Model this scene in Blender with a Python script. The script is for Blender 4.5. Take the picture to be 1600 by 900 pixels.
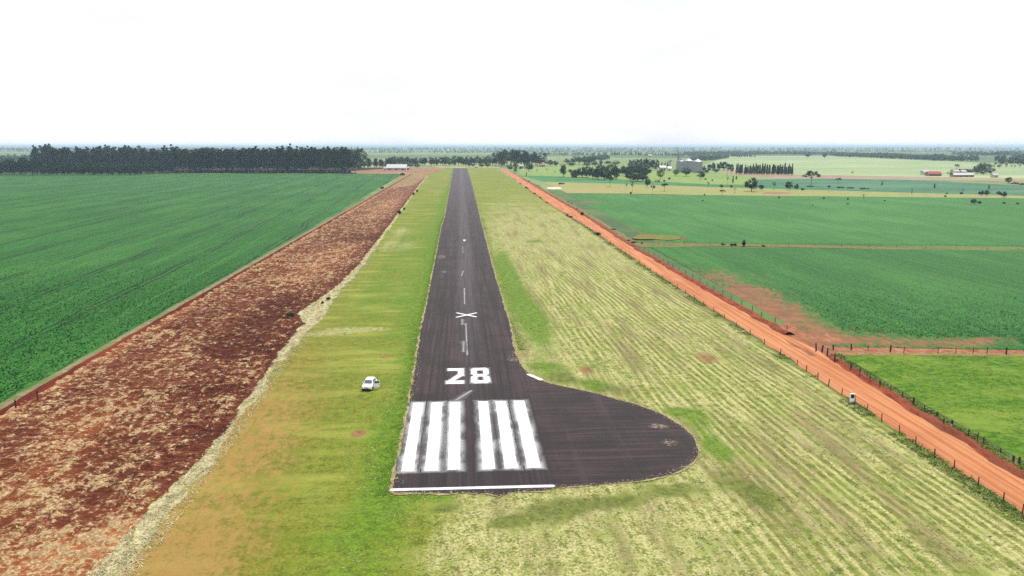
import bpy, bmesh, math, random
import numpy as np
from mathutils import Vector, Matrix
from mathutils.geometry import tessellate_polygon
for o in list(bpy.data.objects): bpy.data.objects.remove(o, do_unlink=True)
S = bpy.context.scene; COL = S.collection; R = math.radians
random.seed(7); rng = np.random.default_rng(7)

# ------------------------------------------------------------------ camera, sky, sun, exposure
CAM_H, FPX, HORIZON = 38.0, 1200.0, 228.0          # drone height (m), focal length in 1600-px pixels, row of the horizon
PITCH = math.atan((450 - HORIZON) / FPX)
YAW = math.atan(81 / (FPX / math.cos(PITCH)))      # the runway runs along +Y, the camera looks a little to its right
cam = bpy.data.objects.new('camera', bpy.data.cameras.new('camera')); COL.objects.link(cam)
cam.location = (0, 0, CAM_H); cam.rotation_euler = (math.pi/2 - PITCH, 0, -YAW)
cam.data.sensor_width = 36; cam.data.lens = 36 * FPX / 1600; cam.data.clip_start = .5; cam.data.clip_end = 120000
S.camera = cam
SUN_EL, SUN_AZ = R(58), R(28)                      # azimuth from +Y towards +X: the sun stands ahead of the drone, to its right
W = bpy.data.worlds.new('World'); S.world = W; W.use_nodes = True
wn = W.node_tree.nodes; wl = W.node_tree.links; wn.clear()
sky = wn.new('ShaderNodeTexSky'); sky.sky_type = 'NISHITA'; sky.sun_disc = False
sky.sun_elevation = SUN_EL; sky.sun_rotation = SUN_AZ; sky.altitude = 400; sky.dust_density = 3.0; sky.air_density = 1.0
tc = wn.new('ShaderNodeTexCoord'); mp = wn.new('ShaderNodeMapping'); mp.inputs['Scale'].default_value = (1, 1, 3.5)
cn = wn.new('ShaderNodeTexNoise'); cn.inputs['Scale'].default_value = 3.0; cn.inputs['Detail'].default_value = 6
cr = wn.new('ShaderNodeValToRGB'); cr.color_ramp.elements[0].position = .30; cr.color_ramp.elements[0].color = (.72, .72, .72, 1)
cr.color_ramp.elements[1].position = .52; cr.color_ramp.elements[1].color = (1, 1, 1, 1)
mx = wn.new('ShaderNodeMixRGB'); mx.inputs[2].default_value = (13.6, 13.8, 14.2, 1)     # thin bright cloud over most of the sky
bg = wn.new('ShaderNodeBackground'); bg.inputs['Strength'].default_value = .062
wo = wn.new('ShaderNodeOutputWorld')
wl.new(tc.outputs['Generated'], mp.inputs['Vector']); wl.new(mp.outputs[0], cn.inputs['Vector']); wl.new(cn.outputs['Fac'], cr.inputs[0])
wl.new(cr.outputs[0], mx.inputs[0]); wl.new(sky.outputs[0], mx.inputs[1]); wl.new(mx.outputs[0], bg.inputs['Color']); wl.new(bg.outputs[0], wo.inputs['Surface'])
sl = bpy.data.lights.new('sun', 'SUN'); sl.energy = 3.5; sl.angle = R(3.5); sl.color = (1, .955, .89)
sun = bpy.data.objects.new('sun', sl); COL.objects.link(sun)
sdir = Vector((math.sin(SUN_AZ)*math.cos(SUN_EL), math.cos(SUN_AZ)*math.cos(SUN_EL), math.sin(SUN_EL)))
sun.rotation_euler = sdir.to_track_quat('Z', 'Y').to_euler(); sun.location = (0, 0, 300)
S.view_settings.view_transform = 'Standard'; S.view_settings.look = 'None'; S.view_settings.gamma = 1
S.view_settings.exposure = .4; S.view_settings.use_curve_mapping = False
S.cycles.max_bounces = 6; S.cycles.diffuse_bounces = 2; S.cycles.transparent_max_bounces = 12; S.cycles.volume_bounces = 0
S.cycles.use_denoising = False; S.cycles.denoiser = 'OPENIMAGEDENOISE'; S.cycles.denoising_input_passes = 'RGB_ALBEDO_NORMAL'; S.cycles.denoising_prefilter = 'ACCURATE'
HAZE_DENSITY = 8.5e-5

# ------------------------------------------------------------------ helpers
def ray(px, py):
    u, v = px - 800, py - 450
    fx = FPX*math.cos(PITCH) - v*math.sin(PITCH); d = v*math.cos(PITCH) + FPX*math.sin(PITCH)
    t = CAM_H / d; x, y = u*t, fx*t; c, s = math.cos(YAW), math.sin(YAW)
    return x*c + y*s, -x*s + y*c, t
def G(px, py): return ray(px, py)[:2]              # a pixel of the photograph to the point of the ground it shows
def GP(pts): return [G(*p) for p in pts]

def tag(o, label=None, cat=None, group=None, kind=None):
    for k, v in (('label', label), ('category', cat), ('group', group), ('kind', kind)):
        if v: o[k] = v
    return o
def empty(name, loc=(0, 0, 0), rz=0):
    o = bpy.data.objects.new(name, None); COL.objects.link(o); o.location = loc; o.rotation_euler = (0, 0, rz); return o
def link(name, me, mat=None, parent=None, loc=None):
    o = bpy.data.objects.new(name, me); COL.objects.link(o)
    if mat and not me.materials: me.materials.append(mat)
    if parent: o.parent = parent
    if loc: o.location = loc
    return o
def np_mesh(name, v, f, attrs=None, smooth=False):
    v = np.asarray(v, np.float32); f = np.asarray(f, np.int32); me = bpy.data.meshes.new(name); k = f.shape[1]
    me.vertices.add(len(v)); me.vertices.foreach_set('co', v.ravel())
    me.loops.add(f.size); me.loops.foreach_set('vertex_index', f.ravel())
    me.polygons.add(len(f)); me.polygons.foreach_set('loop_start', np.arange(0, f.size, k, dtype=np.int32))
    me.polygons.foreach_set('loop_total', np.full(len(f), k, np.int32))
    me.update(calc_edges=True)
    for a, d in (attrs or {}).items():
        at = me.attributes.new(a, 'FLOAT', 'POINT'); at.data.foreach_set('value', np.asarray(d, np.float32).ravel())
    if smooth: me.polygons.foreach_set('use_smooth', np.ones(len(f), bool))
    me.validate(); return me

# value noise in numpy
def _h(i, j, s): 
    n = (i*374761393 + j*668265263 + s*1274126177) & 0xffffffff
    n = ((n ^ (n >> 13))*1274126177) & 0xffffffff
    return ((n ^ (n >> 16)) & 0xffff)/65535.0
def vnoise(x, y, s=0):
    x = np.asarray(x, float); y = np.asarray(y, float)
    xi = np.floor(x).astype(np.int64); yi = np.floor(y).astype(np.int64); fx = x - xi; fy = y - yi
    fx = fx*fx*(3-2*fx); fy = fy*fy*(3-2*fy)
    a, b, c, d = _h(xi, yi, s), _h(xi+1, yi, s), _h(xi, yi+1, s), _h(xi+1, yi+1, s)
    return (a*(1-fx)+b*fx)*(1-fy) + (c*(1-fx)+d*fx)*fy
def fbm(x, y, s=0, o=4):
    r = 0; a = .5; t = 0
    for k in range(o): r = r + a*vnoise(x*2**k, y*2**k, s+k*17); t += a; a *= .55
    return r/t
def sst(x, a, b): t = np.clip((x-a)/(b-a), 0, 1); return t*t*(3-2*t)
def gauss(x, y, cx, cy, rx, ry): return np.exp(-((x-cx)/rx)**2 - ((y-cy)/ry)**2)
def spread(a, b, d0, growth, dmax):                # positions from a to b whose step grows
    out = [a]; d = d0; sg = 1 if b > a else -1
    while (b - out[-1])*sg > 0: out.append(out[-1]+sg*d); d = min(d*growth, dmax)
    out[-1] = b; return np.array(out)
def grid_mesh(name, X, Y, Z, attrs=None, keep=None, smooth=True):
    h, w = X.shape; idx = np.arange(h*w).reshape(h, w)
    f = np.stack([idx[:-1, :-1], idx[:-1, 1:], idx[1:, 1:], idx[1:, :-1]], -1).reshape(-1, 4)
    if keep is not None: f = f[keep[:-1, :-1].ravel()]
    v = np.stack([X, Y, Z], -1).reshape(-1, 3)
    if f.shape[0] and np.cross(v[f[0, 1]]-v[f[0, 0]], v[f[0, 3]]-v[f[0, 0]])[2] < 0: f = f[:, ::-1]
    return np_mesh(name, v, f, {k: np.broadcast_to(a, X.shape) for k, a in (attrs or {}).items()}, smooth)

# node material helper
class NT:
    def __init__(s, name):
        s.m = bpy.data.materials.new(name); s.m.use_nodes = True; s.t = s.m.node_tree; s.t.nodes.clear()
        s._p = None
    def put(s, sock, v):
        if v is None: return
        if isinstance(v, bpy.types.NodeSocket): s.t.links.new(v, sock)
        elif isinstance(v, (tuple, list)) and len(v) == 3 and sock.type == 'RGBA': sock.default_value = (*v, 1)
        else: sock.default_value = v
    def n(s, t, ins=None, **pr):
        k = s.t.nodes.new(t)
        for a, b in pr.items(): setattr(k, a, b)
        for a, b in (ins or {}).items(): s.put(k.inputs[a], b)
        return k
    def pos(s):
        if not s._p: s._p = s.n('ShaderNodeNewGeometry').outputs['Position']
        return s._p
    def map(s, sx=1, sy=1, sz=1, rz=0, src=None):
        return s.n('ShaderNodeMapping', {'Vector': src or s.pos(), 'Scale': (sx, sy, sz), 'Rotation': (0, 0, rz)}).outputs[0]
    def noise(s, scale, detail=3, rough=.55, vec=None, dist=0):
        return s.n('ShaderNodeTexNoise', {'Vector': vec or s.pos(), 'Scale': scale, 'Detail': detail, 'Roughness': rough, 'Distortion': dist}).outputs['Fac']
    def vor(s, scale, vec=None, out='Distance'):
        return s.n('ShaderNodeTexVoronoi', {'Vector': vec or s.pos(), 'Scale': scale}).outputs[out]
    def ss(s, x, a, b, c=0., d=1.):
        return s.n('ShaderNodeMapRange', {0: x, 1: a, 2: b, 3: c, 4: d}, interpolation_type='SMOOTHSTEP').outputs[0]
    def mix(s, f, a, b, mode='MIX'):
        return s.n('ShaderNodeMixRGB', {0: f, 1: a, 2: b}, blend_type=mode).outputs[0]
    def mt(s, op, a, b=0., c=None):
        k = s.n('ShaderNodeMath', {0: a, 1: b}, operation=op)
        if c is not None: s.put(k.inputs[2], c)
        return k.outputs[0]
    def mul(s, a, b): return s.mt('MULTIPLY', a, b)
    def add(s, a, b): return s.mt('ADD', a, b)
    def attr(s, name): return s.n('ShaderNodeAttribute', attribute_name=name).outputs['Fac']
    def xyz(s, v=None): return s.n('ShaderNodeSeparateXYZ', {0: v or s.pos()}).outputs
    def rnd(s): return s.n('ShaderNodeObjectInfo').outputs['Random']
    def out(s, col, rough=.9, bump=None, dist=.1, bs=1., spec=.15, metal=0., alpha=None, trans=None):
        p = s.n('ShaderNodeBsdfPrincipled', {'Base Color': col, 'Roughness': rough, 'Specular IOR Level': spec, 'Metallic': metal})
        if bump is not None:
            b = s.n('ShaderNodeBump', {'Height': bump, 'Distance': dist, 'Strength': bs}); s.t.links.new(b.outputs[0], p.inputs['Normal'])
        sh = p.outputs[0]
        if trans:
            tr = s.n('ShaderNodeBsdfTranslucent', {'Color': col}); k = s.n('ShaderNodeMixShader', {0: trans, 1: sh, 2: tr.outputs[0]}); sh = k.outputs[0]
        if alpha is not None:
            k = s.n('ShaderNodeMixShader', {0: alpha, 1: s.n('ShaderNodeBsdfTransparent').outputs[0], 2: sh}); sh = k.outputs[0]
        o = s.n('ShaderNodeOutputMaterial'); s.t.links.new(sh, o.inputs['Surface']); return s.m
def C(r, g, b, k=.62):                              # a colour read off the photograph (0-255) to an albedo
    f = lambda c: (c/255/12.92 if c/255 < .04045 else ((c/255+.055)/1.055)**2.4)*k
    return (f(r), f(g), f(b))
def plain(name, col, rough=.6, spec=.3, metal=0., var=.12, scale=2.):
    m = NT(name); nz = m.noise(scale, 4)
    return m.out(m.mix(m.ss(nz, .3, .7), tuple(c*(1-var) for c in col), tuple(min(1, c*(1+var)) for c in col)), rough, spec=spec, metal=metal)

def struct(name, me, mat): return tag(link(name, me, mat), kind='structure')
def resample(pts, step, closed=False):
    out = []; P = pts + ([pts[0]] if closed else [])
    for a, b in zip(P[:-1], P[1:]):
        d = math.dist(a, b); st = step(a) if callable(step) else step; n = max(1, int(d/st))
        for k in range(n): t = k/n; out.append((a[0]+(b[0]-a[0])*t, a[1]+(b[1]-a[1])*t))
    if not closed: out.append(P[-1])
    return out
def smooth_line(pts, n=8):                          # Catmull-Rom
    out = []
    for i in range(len(pts)-1):
        p0, p1, p2, p3 = pts[max(i-1, 0)], pts[i], pts[i+1], pts[min(i+2, len(pts)-1)]
        for k in range(n):
            t = k/n; out.append(tuple(.5*(2*p1[j]+(p2[j]-p0[j])*t+(2*p0[j]-5*p1[j]+4*p2[j]-p3[j])*t*t+(3*p1[j]-p0[j]-3*p2[j]+p3[j])*t**3) for j in (0, 1)))
    out.append(pts[-1]); return out
def poly_sheet(name, pts, z, mat, step=None, jit=0., freq=.3, off=0., seed=0):
    if step: pts = resample(pts, step, True)
    P = np.array(pts); nx = np.roll(P, -1, 0)-np.roll(P, 1, 0); nx /= np.linalg.norm(nx, axis=1)[:, None]+1e-9; N = np.stack([nx[:, 1], -nx[:, 0]], 1)
    ar = .5*np.sum(P[:, 0]*np.roll(P[:, 1], -1)-np.roll(P[:, 0], -1)*P[:, 1])
    if ar < 0: N = -N
    if jit or off: P = P + N*(off + jit*2*(fbm(P[:, 0]*freq, P[:, 1]*freq, seed, 4)-.5))[:, None]
    v = [(x, y, z) for x, y in P]; f = tessellate_polygon([[Vector(q) for q in v]])
    f = np.array(f); 
    if ar < 0: pass
    a, b, c = (np.array(v)[f[:, i]] for i in range(3))
    cr_ = np.cross(b-a, c-a)[:, 2]; f[cr_ < 0] = f[cr_ < 0][:, ::-1]
    return struct(name, np_mesh(name, v, f), mat)

# mesh-building from primitives, joined into one mesh per part
class MB:
    def __init__(s): s.v = []; s.f = []
    def quad(s, *p): k = len(s.v); s.v += [tuple(q) for q in p]; s.f.append(tuple(range(k, k+len(p)))); return s
    def box(s, x0, x1, y0, y1, z0, z1, taper=1.):
        cx, cy = (x0+x1)/2, (y0+y1)/2; k = len(s.v)
        s.v += [(x0, y0, z0), (x1, y0, z0), (x1, y1, z0), (x0, y1, z0)]
        s.v += [(cx+(x-cx)*taper, cy+(y-cy)*taper, z1) for x, y in ((x0, y0), (x1, y0), (x1, y1), (x0, y1))]
        s.f += [tuple(k+i for i in q) for q in ((3, 2, 1, 0), (4, 5, 6, 7), (0, 1, 5, 4), (1, 2, 6, 5), (2, 3, 7, 6), (3, 0, 4, 7))]; return s
    def tube(s, pts, rad, n=6, cap=True):
        pts = [Vector(p) for p in pts]; k0 = len(s.v)
        for i, p in enumerate(pts):
            d = (pts[min(i+1, len(pts)-1)]-pts[max(i-1, 0)]).normalized(); a = d.orthogonal().normalized(); b = d.cross(a)
            for j in range(n):
                t = 2*math.pi*j/n; s.v.append(tuple(p+(a*math.cos(t)+b*math.sin(t))*rad[i]))
        for i in range(len(pts)-1):
            for j in range(n): a0 = k0+i*n+j; a1 = k0+i*n+(j+1) % n; s.f.append((a0, a1, a1+n, a0+n))
        if cap: s.f.append(tuple(k0+j for j in range(n))[::-1]); s.f.append(tuple(k0+(len(pts)-1)*n+j for j in range(n)))
        return s
    def lathe(s, prof, n=32, c=(0, 0)):
        k0 = len(s.v)
        for r, z in prof:
            for j in range(n): t = 2*math.pi*j/n; s.v.append((c[0]+r*math.cos(t), c[1]+r*math.sin(t), z))
        for i in range(len(prof)-1):
            for j in range(n): a0 = k0+i*n+j; a1 = k0+i*n+(j+1) % n; s.f.append((a0, a1, a1+n, a0+n))
        return s
    def mesh(s, name, smooth=False):
        me = bpy.data.meshes.new(name); me.from_pydata(s.v, [], s.f); me.update()
        if smooth: me.polygons.foreach_set('use_smooth', np.ones(len(s.f), bool))
        return me
    def build(s, name, mat, parent=None, smooth=False, loc=None, bevel=0):
        o = link(name, s.mesh(name, smooth), mat, parent, loc)
        if bevel:
            b = o.modifiers.new('bevel', 'BEVEL'); b.width = bevel; b.segments = 2; b.limit_method = 'ANGLE'
        return o

# ------------------------------------------------------------------ materials of the setting
def mat_ground():
    m = NT('far_farmland'); v = m.map(.0011, .0011, 1, R(8))
    cell = m.n('ShaderNodeTexVoronoi', {'Vector': v, 'Scale': 1.0}, distance='CHEBYCHEV').outputs['Color']
    h = m.n('ShaderNodeSeparateColor', {0: cell}).outputs
    r = m.n('ShaderNodeValToRGB', {0: h[0]}); e = r.color_ramp.elements; r.color_ramp.interpolation = 'CONSTANT'
    e[0].color = (*C(96, 122, 84), 1); e[1].position = .25; e[1].color = (*C(150, 170, 110), 1)
    for p, c in ((.45, C(150, 118, 96)), (.6, C(80, 110, 74)), (.8, C(168, 176, 128)), (.92, C(66, 92, 62))):
        k = e.new(p); k.color = (*c, 1)
    n = m.noise(.02, 5); n2 = m.noise(.4, 4)
    c = m.mix(m.ss(n, .35, .7), r.outputs[0], C(112, 140, 76)); c = m.mix(m.ss(n2, .3, .75, 0, .35), c, C(90, 95, 55))
    return m.out(c, 1, n2, .2)
def mat_crop(name, lo, mid, hi, rowrot, per=.9, tram=0, soilc=C(150, 95, 70)):
    m = NT(name); v = m.map(1, 1, 1, rowrot); x = m.xyz(v)
    fine = m.noise(2.2, 4, .65); big = m.noise(.035, 4, .6, m.map(1, .35, 1, rowrot)); med = m.noise(.35, 4, .6, m.map(1, .5, 1, rowrot))
    c = m.mix(m.ss(fine, .34, .62), lo, mid); c = m.mix(m.mul(m.ss(fine, .5, .72), m.ss(med, .35, .65, .2, 1.)), c, hi)
    c = m.mix(m.ss(big, .42, .66, 0, .25), c, hi); c = m.mix(m.ss(med, .5, .75, 0, .35), c, lo)
    pl_ = m.noise(.55, 3, .6, m.map(1, .02, 1, rowrot)); c = m.mix(m.ss(pl_, .5, .68, 0, .35), c, lo); c = m.mix(m.ss(pl_, .48, .3, 0, .2), c, hi)
    row = m.mt('ABSOLUTE', m.add(m.mt('FRACT', m.mul(x[0], 1/per)), -.5))
    c = m.mix(m.mul(m.ss(row, .33, .5), m.ss(med, .3, .6, .4, .9)), c, lo)
    wob = m.add(x[0], m.mul(m.noise(.02, 2), 6.))
    if tram:
        tr = m.mt('MULTIPLY', m.mt('ABSOLUTE', m.add(m.mt('FRACT', m.mul(wob, 1/tram)), -.5)), tram)
        line = m.ss(m.mt('ABSOLUTE', m.add(tr, -1.0)), .22, .7, 1, 0)
        c = m.mix(m.mul(line, m.ss(m.noise(.03, 3), .35, .55, .1, .75)), c, tuple(q*.45 for q in lo))
        c = m.mix(m.mul(m.ss(tr, tram*.46, tram*.5), m.ss(med, .3, .7, .0, .4)), c, hi)
    so = m.attr('soil'); sn = m.noise(.9, 5, .7, m.map(1, .4, 1, rowrot)); k = m.ss(m.add(so, m.mul(m.add(sn, -.5), 2.0)), .40, .85, 0, .85)
    s2 = m.mix(m.ss(m.noise(.25, 4), .35, .7), soilc, tuple(q*.62 for q in soilc))
    c = m.mix(k, c, s2)
    return m.out(c, .8, m.add(fine, m.mul(row, -.6)), .25, .8)
def mat_airfield():
    m = NT('airfield_grass'); p = m.xyz()
    lush, dry, soil, tan, straw, rows, dark = (m.attr(a) for a in ('lush', 'dry', 'soil', 'tan', 'straw', 'rows', 'dark'))
    f1 = m.noise(3.2, 4, .7); f2 = m.noise(.8, 5, .65); f3 = m.noise(.16, 5, .6); lng = m.noise(1.0, 4, .65, m.map(1.1, .3, 1, R(-4)))
    brd = m.noise(.10, 5, .6, m.map(.35, 1.6, 1))
    base = m.mix(m.ss(f2, .3, .68), C(92, 108, 20), C(134, 142, 44)); base = m.mix(m.ss(f1, .42, .72, 0, .6), base, C(166, 170, 80))
    base = m.mix(m.ss(brd, .45, .66, 0, .55), base, C(176, 182, 84)); base = m.mix(m.ss(f3, .5, .7, 0, .5), base, C(104, 140, 26))
    # dry mown sward with swath rows
    wr = m.xyz(m.map(1, 1, 1, R(-3.2)))[0]; wob = m.add(wr, m.mul(m.noise(.05, 2), 1.5)); rs_ = m.noise(1.0, 4, .6, m.map(1.6, .05, 1, R(-3.2)))
    rw = m.mt('ABSOLUTE', m.add(m.mt('FRACT', m.mul(wob, 1/1.25)), -.5))
    pale = m.mix(m.ss(f1, .35, .68), C(170, 166, 98), C(226, 219, 162)); green = m.mix(m.ss(f2, .35, .7), C(108, 120, 50), C(152, 162, 74))
    rfac = m.add(m.mul(m.add(m.ss(rw, .12, .42), -.5), m.ss(m.noise(.06, 4), .38, .62, .05, .62)), m.add(.39, m.add(m.mul(m.add(f2, -.5), 1.3), m.mul(m.add(rs_, -.5), 2.2))))
    fz = m.noise(6, 4, .75); sward = m.mix(m.ss(m.add(rfac, m.add(m.mul(m.add(lng, -.5), .7), m.mul(m.add(fz, -.5), 1.2))), .1, .74), green, pale)
    flat = m.mix(m.ss(m.add(m.mul(m.add(f2, f1), .5), m.add(m.mul(m.add(fz, -.5), .9), m.mul(m.add(lng, -.5), .6))), .34, .62), green, pale)
    sward = m.mix(rows, flat, sward)
    bst = m.noise(.22, 4, .6, m.map(1.2, .14, 1, R(-6))); sward = m.mix(m.ss(m.add(bst, m.add(m.mul(m.add(f2, -.5), .5), m.mul(m.add(fz, -.5), .4))), .47, .72, 0, .75), sward, C(132, 114, 80)); sward = m.mix(m.ss(m.add(f1, m.mul(m.add(f3, -.5), .6)), .58, .74, 0, .75), sward, C(98, 122, 46))
    sward = m.mix(m.ss(m.add(f3, m.add(m.mul(m.add(f2, -.5), .5), m.mul(m.add(fz, -.5), .4))), .52, .72, 0, .55), sward, C(150, 168, 72))
    c = m.mix(m.ss(m.add(dry, m.add(m.mul(m.add(f3, -.5), .9), m.mul(m.add(f2, -.5), .5))), .3, .7), base, sward)
    tn = m.mix(m.ss(m.add(lng, m.add(m.mul(m.add(f2, -.5), .7), m.mul(m.add(tan, -.6), .45))), .38, .86), C(120, 114, 34), C(182, 138, 82))
    c = m.mix(m.ss(m.add(tan, m.add(m.mul(m.add(f3, -.5), .8), m.add(m.mul(m.add(lng, -.5), 1.1), m.add(m.mul(m.add(f2, -.5), .8), m.mul(m.add(f1, -.5), .9))))), .2, 1.35, 0, .72), c, tn)
    lu = m.mix(m.ss(f2, .3, .7), C(66, 102, 14), C(112, 148, 34)); lu = m.mix(m.ss(f1, .45, .7, 0, .5), lu, C(150, 176, 60))
    c = m.mix(m.ss(m.add(lush, m.add(m.mul(m.add(f3, -.5), 1.0), m.mul(m.add(f2, -.5), 1.1))), .25, .95, 0, .9), c, lu)
    dk = m.mix(m.ss(f2, .35, .65), C(86, 100, 36), C(118, 130, 52)); 
    c = m.mix(m.ss(m.add(dark, m.add(m.mul(m.add(f3, -.5), .6), m.mul(m.add(f1, -.5), .8))), .32, .72, 0, .85), c, dk)
    f0 = m.noise(8, 3, .7); sw = m.mix(m.ss(m.add(m.mul(m.add(f1, f0), .5), m.mul(m.add(lng, -.5), 1.0)), .36, .62), C(150, 142, 96), C(230, 218, 172)); sw = m.mix(m.ss(m.add(m.mul(m.add(f2, f1), .5), m.mul(lng, .2)), .56, .7, 0, .6), sw, C(124, 128, 80))
    c = m.mix(m.ss(m.add(straw, m.add(m.mul(m.add(f2, -.5), .7), m.mul(m.add(f1, -.5), .4))), .35, .6), c, sw)
    so = m.mix(m.ss(f2, .3, .7), C(120, 82, 66), C(176, 122, 90))
    c = m.mix(m.ss(m.add(soil, m.add(m.mul(m.add(f2, -.5), .9), m.mul(m.add(f1, -.5), .5))), .35, .75, 0, .85), c, so)
    return m.out(c, .95, m.add(f1, f2), .12, .7)
def mat_plough():
    m = NT('ploughed_soil'); f1 = m.noise(2.4, 5, .65, m.map(1, 1, 1, R(20)), .6); f2 = m.noise(1.05, 5, .72, m.map(.7, 1.0, 1, R(-15)), .6); f3 = m.noise(.10, 4); lines = m.noise(1.2, 3, .6, m.map(1.2, .14, 1, R(3)))
    mid = m.noise(.30, 4, .65, m.map(.55, 1., 1, R(-12)), .8); st = m.attr('straw'); rg = m.attr('clod'); wet = m.attr('wet'); far = m.attr('far')
    c = m.mix(m.ss(f2, .3, .66), C(60, 20, 14), C(136, 72, 46)); c = m.mix(m.ss(f1, .5, .72, 0, .6), c, C(170, 100, 62))
    c = m.mix(m.ss(m.add(mid, m.mul(m.add(f2, -.5), .6)), .54, .34, 0, .5), c, C(78, 26, 16)); c = m.mix(m.ss(wet, .2, .8, 0, .5), c, C(66, 16, 8))
    c = m.mix(m.mul(st, m.ss(f3, .3, .6, .2, 1.)), c, C(196, 108, 58))
    k = m.add(m.add(m.mul(m.add(f2, -.5), 2.6), m.mul(m.add(f1, -.5), 1.7)), m.add(m.mul(m.add(f3, -.5), .6), m.add(m.mul(st, .5), m.mul(m.add(lines, -.5), 1.5))))
    k = m.add(k, m.add(m.mul(rg, .35), m.mul(m.add(mid, -.5), 1.15)))
    pale = m.mix(m.ss(f1, .4, .7), C(176, 138, 94), C(236, 212, 164)); pale = m.mix(m.ss(m.noise(.3, 4), .55, .75, 0, .4), pale, C(176, 178, 110))
    c = m.mix(m.ss(k, -.03, .52), c, pale)
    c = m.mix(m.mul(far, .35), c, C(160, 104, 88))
    return m.out(c, 1, m.add(f2, f1), .35, .9)
def mat_asphalt():
    m = NT('asphalt'); p = m.xyz(); st = m.noise(1.4, 4, .6, m.map(1.6, .02, 1)); st2 = m.noise(.5, 3, .6, m.map(1.2, .012, 1)); f = m.noise(7, 4, .7); b = m.noise(.12, 4)
    ac = m.noise(1.2, 4, .6, m.map(.06, 1.4, 1, R(3))); pad = m.ss(p[0], 9.6, 10.6)
    s = m.mix(pad, st, ac)
    c = m.mix(m.ss(s, .35, .68), C(38, 28, 29), C(70, 54, 55)); c = m.mix(m.ss(st2, .5, .72, 0, .5), c, C(82, 67, 71))
    c = m.mix(m.ss(f, .52, .78, 0, .45), c, C(108, 92, 92)); c = m.mix(m.ss(b, .42, .66, 0, .65), c, C(36, 27, 28))
    ctr = m.mul(m.ss(m.mt('ABSOLUTE', m.add(p[0], -1.2)), 1.0, 3.6, 1, 0), m.ss(p[1], 100, 240, .1, .45)); c = m.mix(m.mul(ctr, m.ss(st, .3, .6, .5, 1.)), c, C(108, 96, 102))
    new = m.mul(m.ss(p[1], 112, 117, 1, 0), m.ss(p[0], 10.2, 10.5, 1, 0)); c = m.mix(m.mul(new, .4), c, C(38, 29, 33))
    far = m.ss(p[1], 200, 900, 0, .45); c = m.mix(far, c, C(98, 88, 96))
    # loose pale gravel patches
    def spot(x, y, rx, ry):
        dx = m.mul(m.add(p[0], -x), 1/rx); dy = m.mul(m.add(p[1], -y), 1/ry); return m.ss(m.add(m.mul(dx, dx), m.mul(dy, dy)), 0, 1, 1, 0)
    g = None
    for q in SPOTS: 
        k = spot(*q); g = k if g is None else m.mt('MAXIMUM', g, k)
    c = m.mix(m.ss(m.add(m.mul(g, .24), m.noise(2.6, 6, .8, None)), .70, .86, 0, .7), c, C(196, 176, 150))
    return m.out(c, .85, f, .02, .5, spec=.25)
def mat_road():
    m = NT('red_clay'); f = m.noise(2.4, 5, .65); l = m.noise(.9, 4, .6, m.map(1.3, .03, 1)); b = m.noise(.06, 4)
    c = m.mix(m.ss(l, .35, .65), C(188, 112, 68), C(218, 152, 104)); c = m.mix(m.ss(f, .5, .75, 0, .4), c, C(230, 174, 130)); c = m.mix(m.ss(b, .45, .7, 0, .35), c, C(172, 96, 64))
    return m.out(c, .95, m.add(f, l), .06, .7)
def mat_mix(name, a, b, s1=.8, s2=.1, c3=None, stretch=(1, 1), bd=.12):
    m = NT(name); v = m.map(stretch[0], stretch[1], 1); f = m.noise(s1, 5, .65, v); g = m.noise(s2, 4, .6, v); h = m.noise(s1*4, 4, .7)
    c = m.mix(m.ss(m.add(f, m.mul(m.add(h, -.5), .5)), .36, .66), a, b); c = m.mix(m.ss(g, .42, .68, 0, .65), c, c3 or tuple((p+q)/2*1.15 for p, q in zip(a, b)))
    return m.out(c, .95, m.add(f, h), bd, .7)
def mat_leaf(name, lo, hi, sc=.5, trans=.25):
    m = NT(name); r = m.rnd(); n = m.noise(sc, 3, .6); n2 = m.noise(sc*5, 2)
    c = m.mix(m.ss(n, .3, .7), lo, hi); c = m.mix(m.ss(n2, .45, .75, 0, .45), c, tuple(min(1, q*1.5) for q in hi)); c = m.mix(m.mul(r, .4), c, tuple(q*.7 for q in lo))
    return m.out(c, .7, trans=trans, spec=.2)

# ------------------------------------------------------------------ the ground, out to the horizon
gx = np.array([-26000, -12000, -6000, -3000, -1500, -700, -300, 0, 300, 700, 1500, 3000, 6000, 12000, 26000.]); gy = np.array([-1500, -500, 0, 300, 700, 1500, 3000, 6000, 12000, 24000, 40000.])
X, Y = np.meshgrid(gx, gy); struct('ground', grid_mesh('ground', X, Y, X*0), mat_ground())
hm = NT('hazy_hills'); hn = hm.noise(.004, 5); HILL = hm.out(hm.mix(hm.ss(hn, .35, .65), C(70, 98, 60), C(120, 140, 96)), 1)
hx = np.linspace(-24000, 24000, 240); hy = np.linspace(9000, 38000, 40); X, Y = np.meshgrid(hx, hy)
Z = -8 + 56*fbm(X/5200, Y/7000, 3, 4)*sst(Y, 9000, 17000); struct('hills', grid_mesh('hills', X, Y, Z), HILL)

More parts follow.
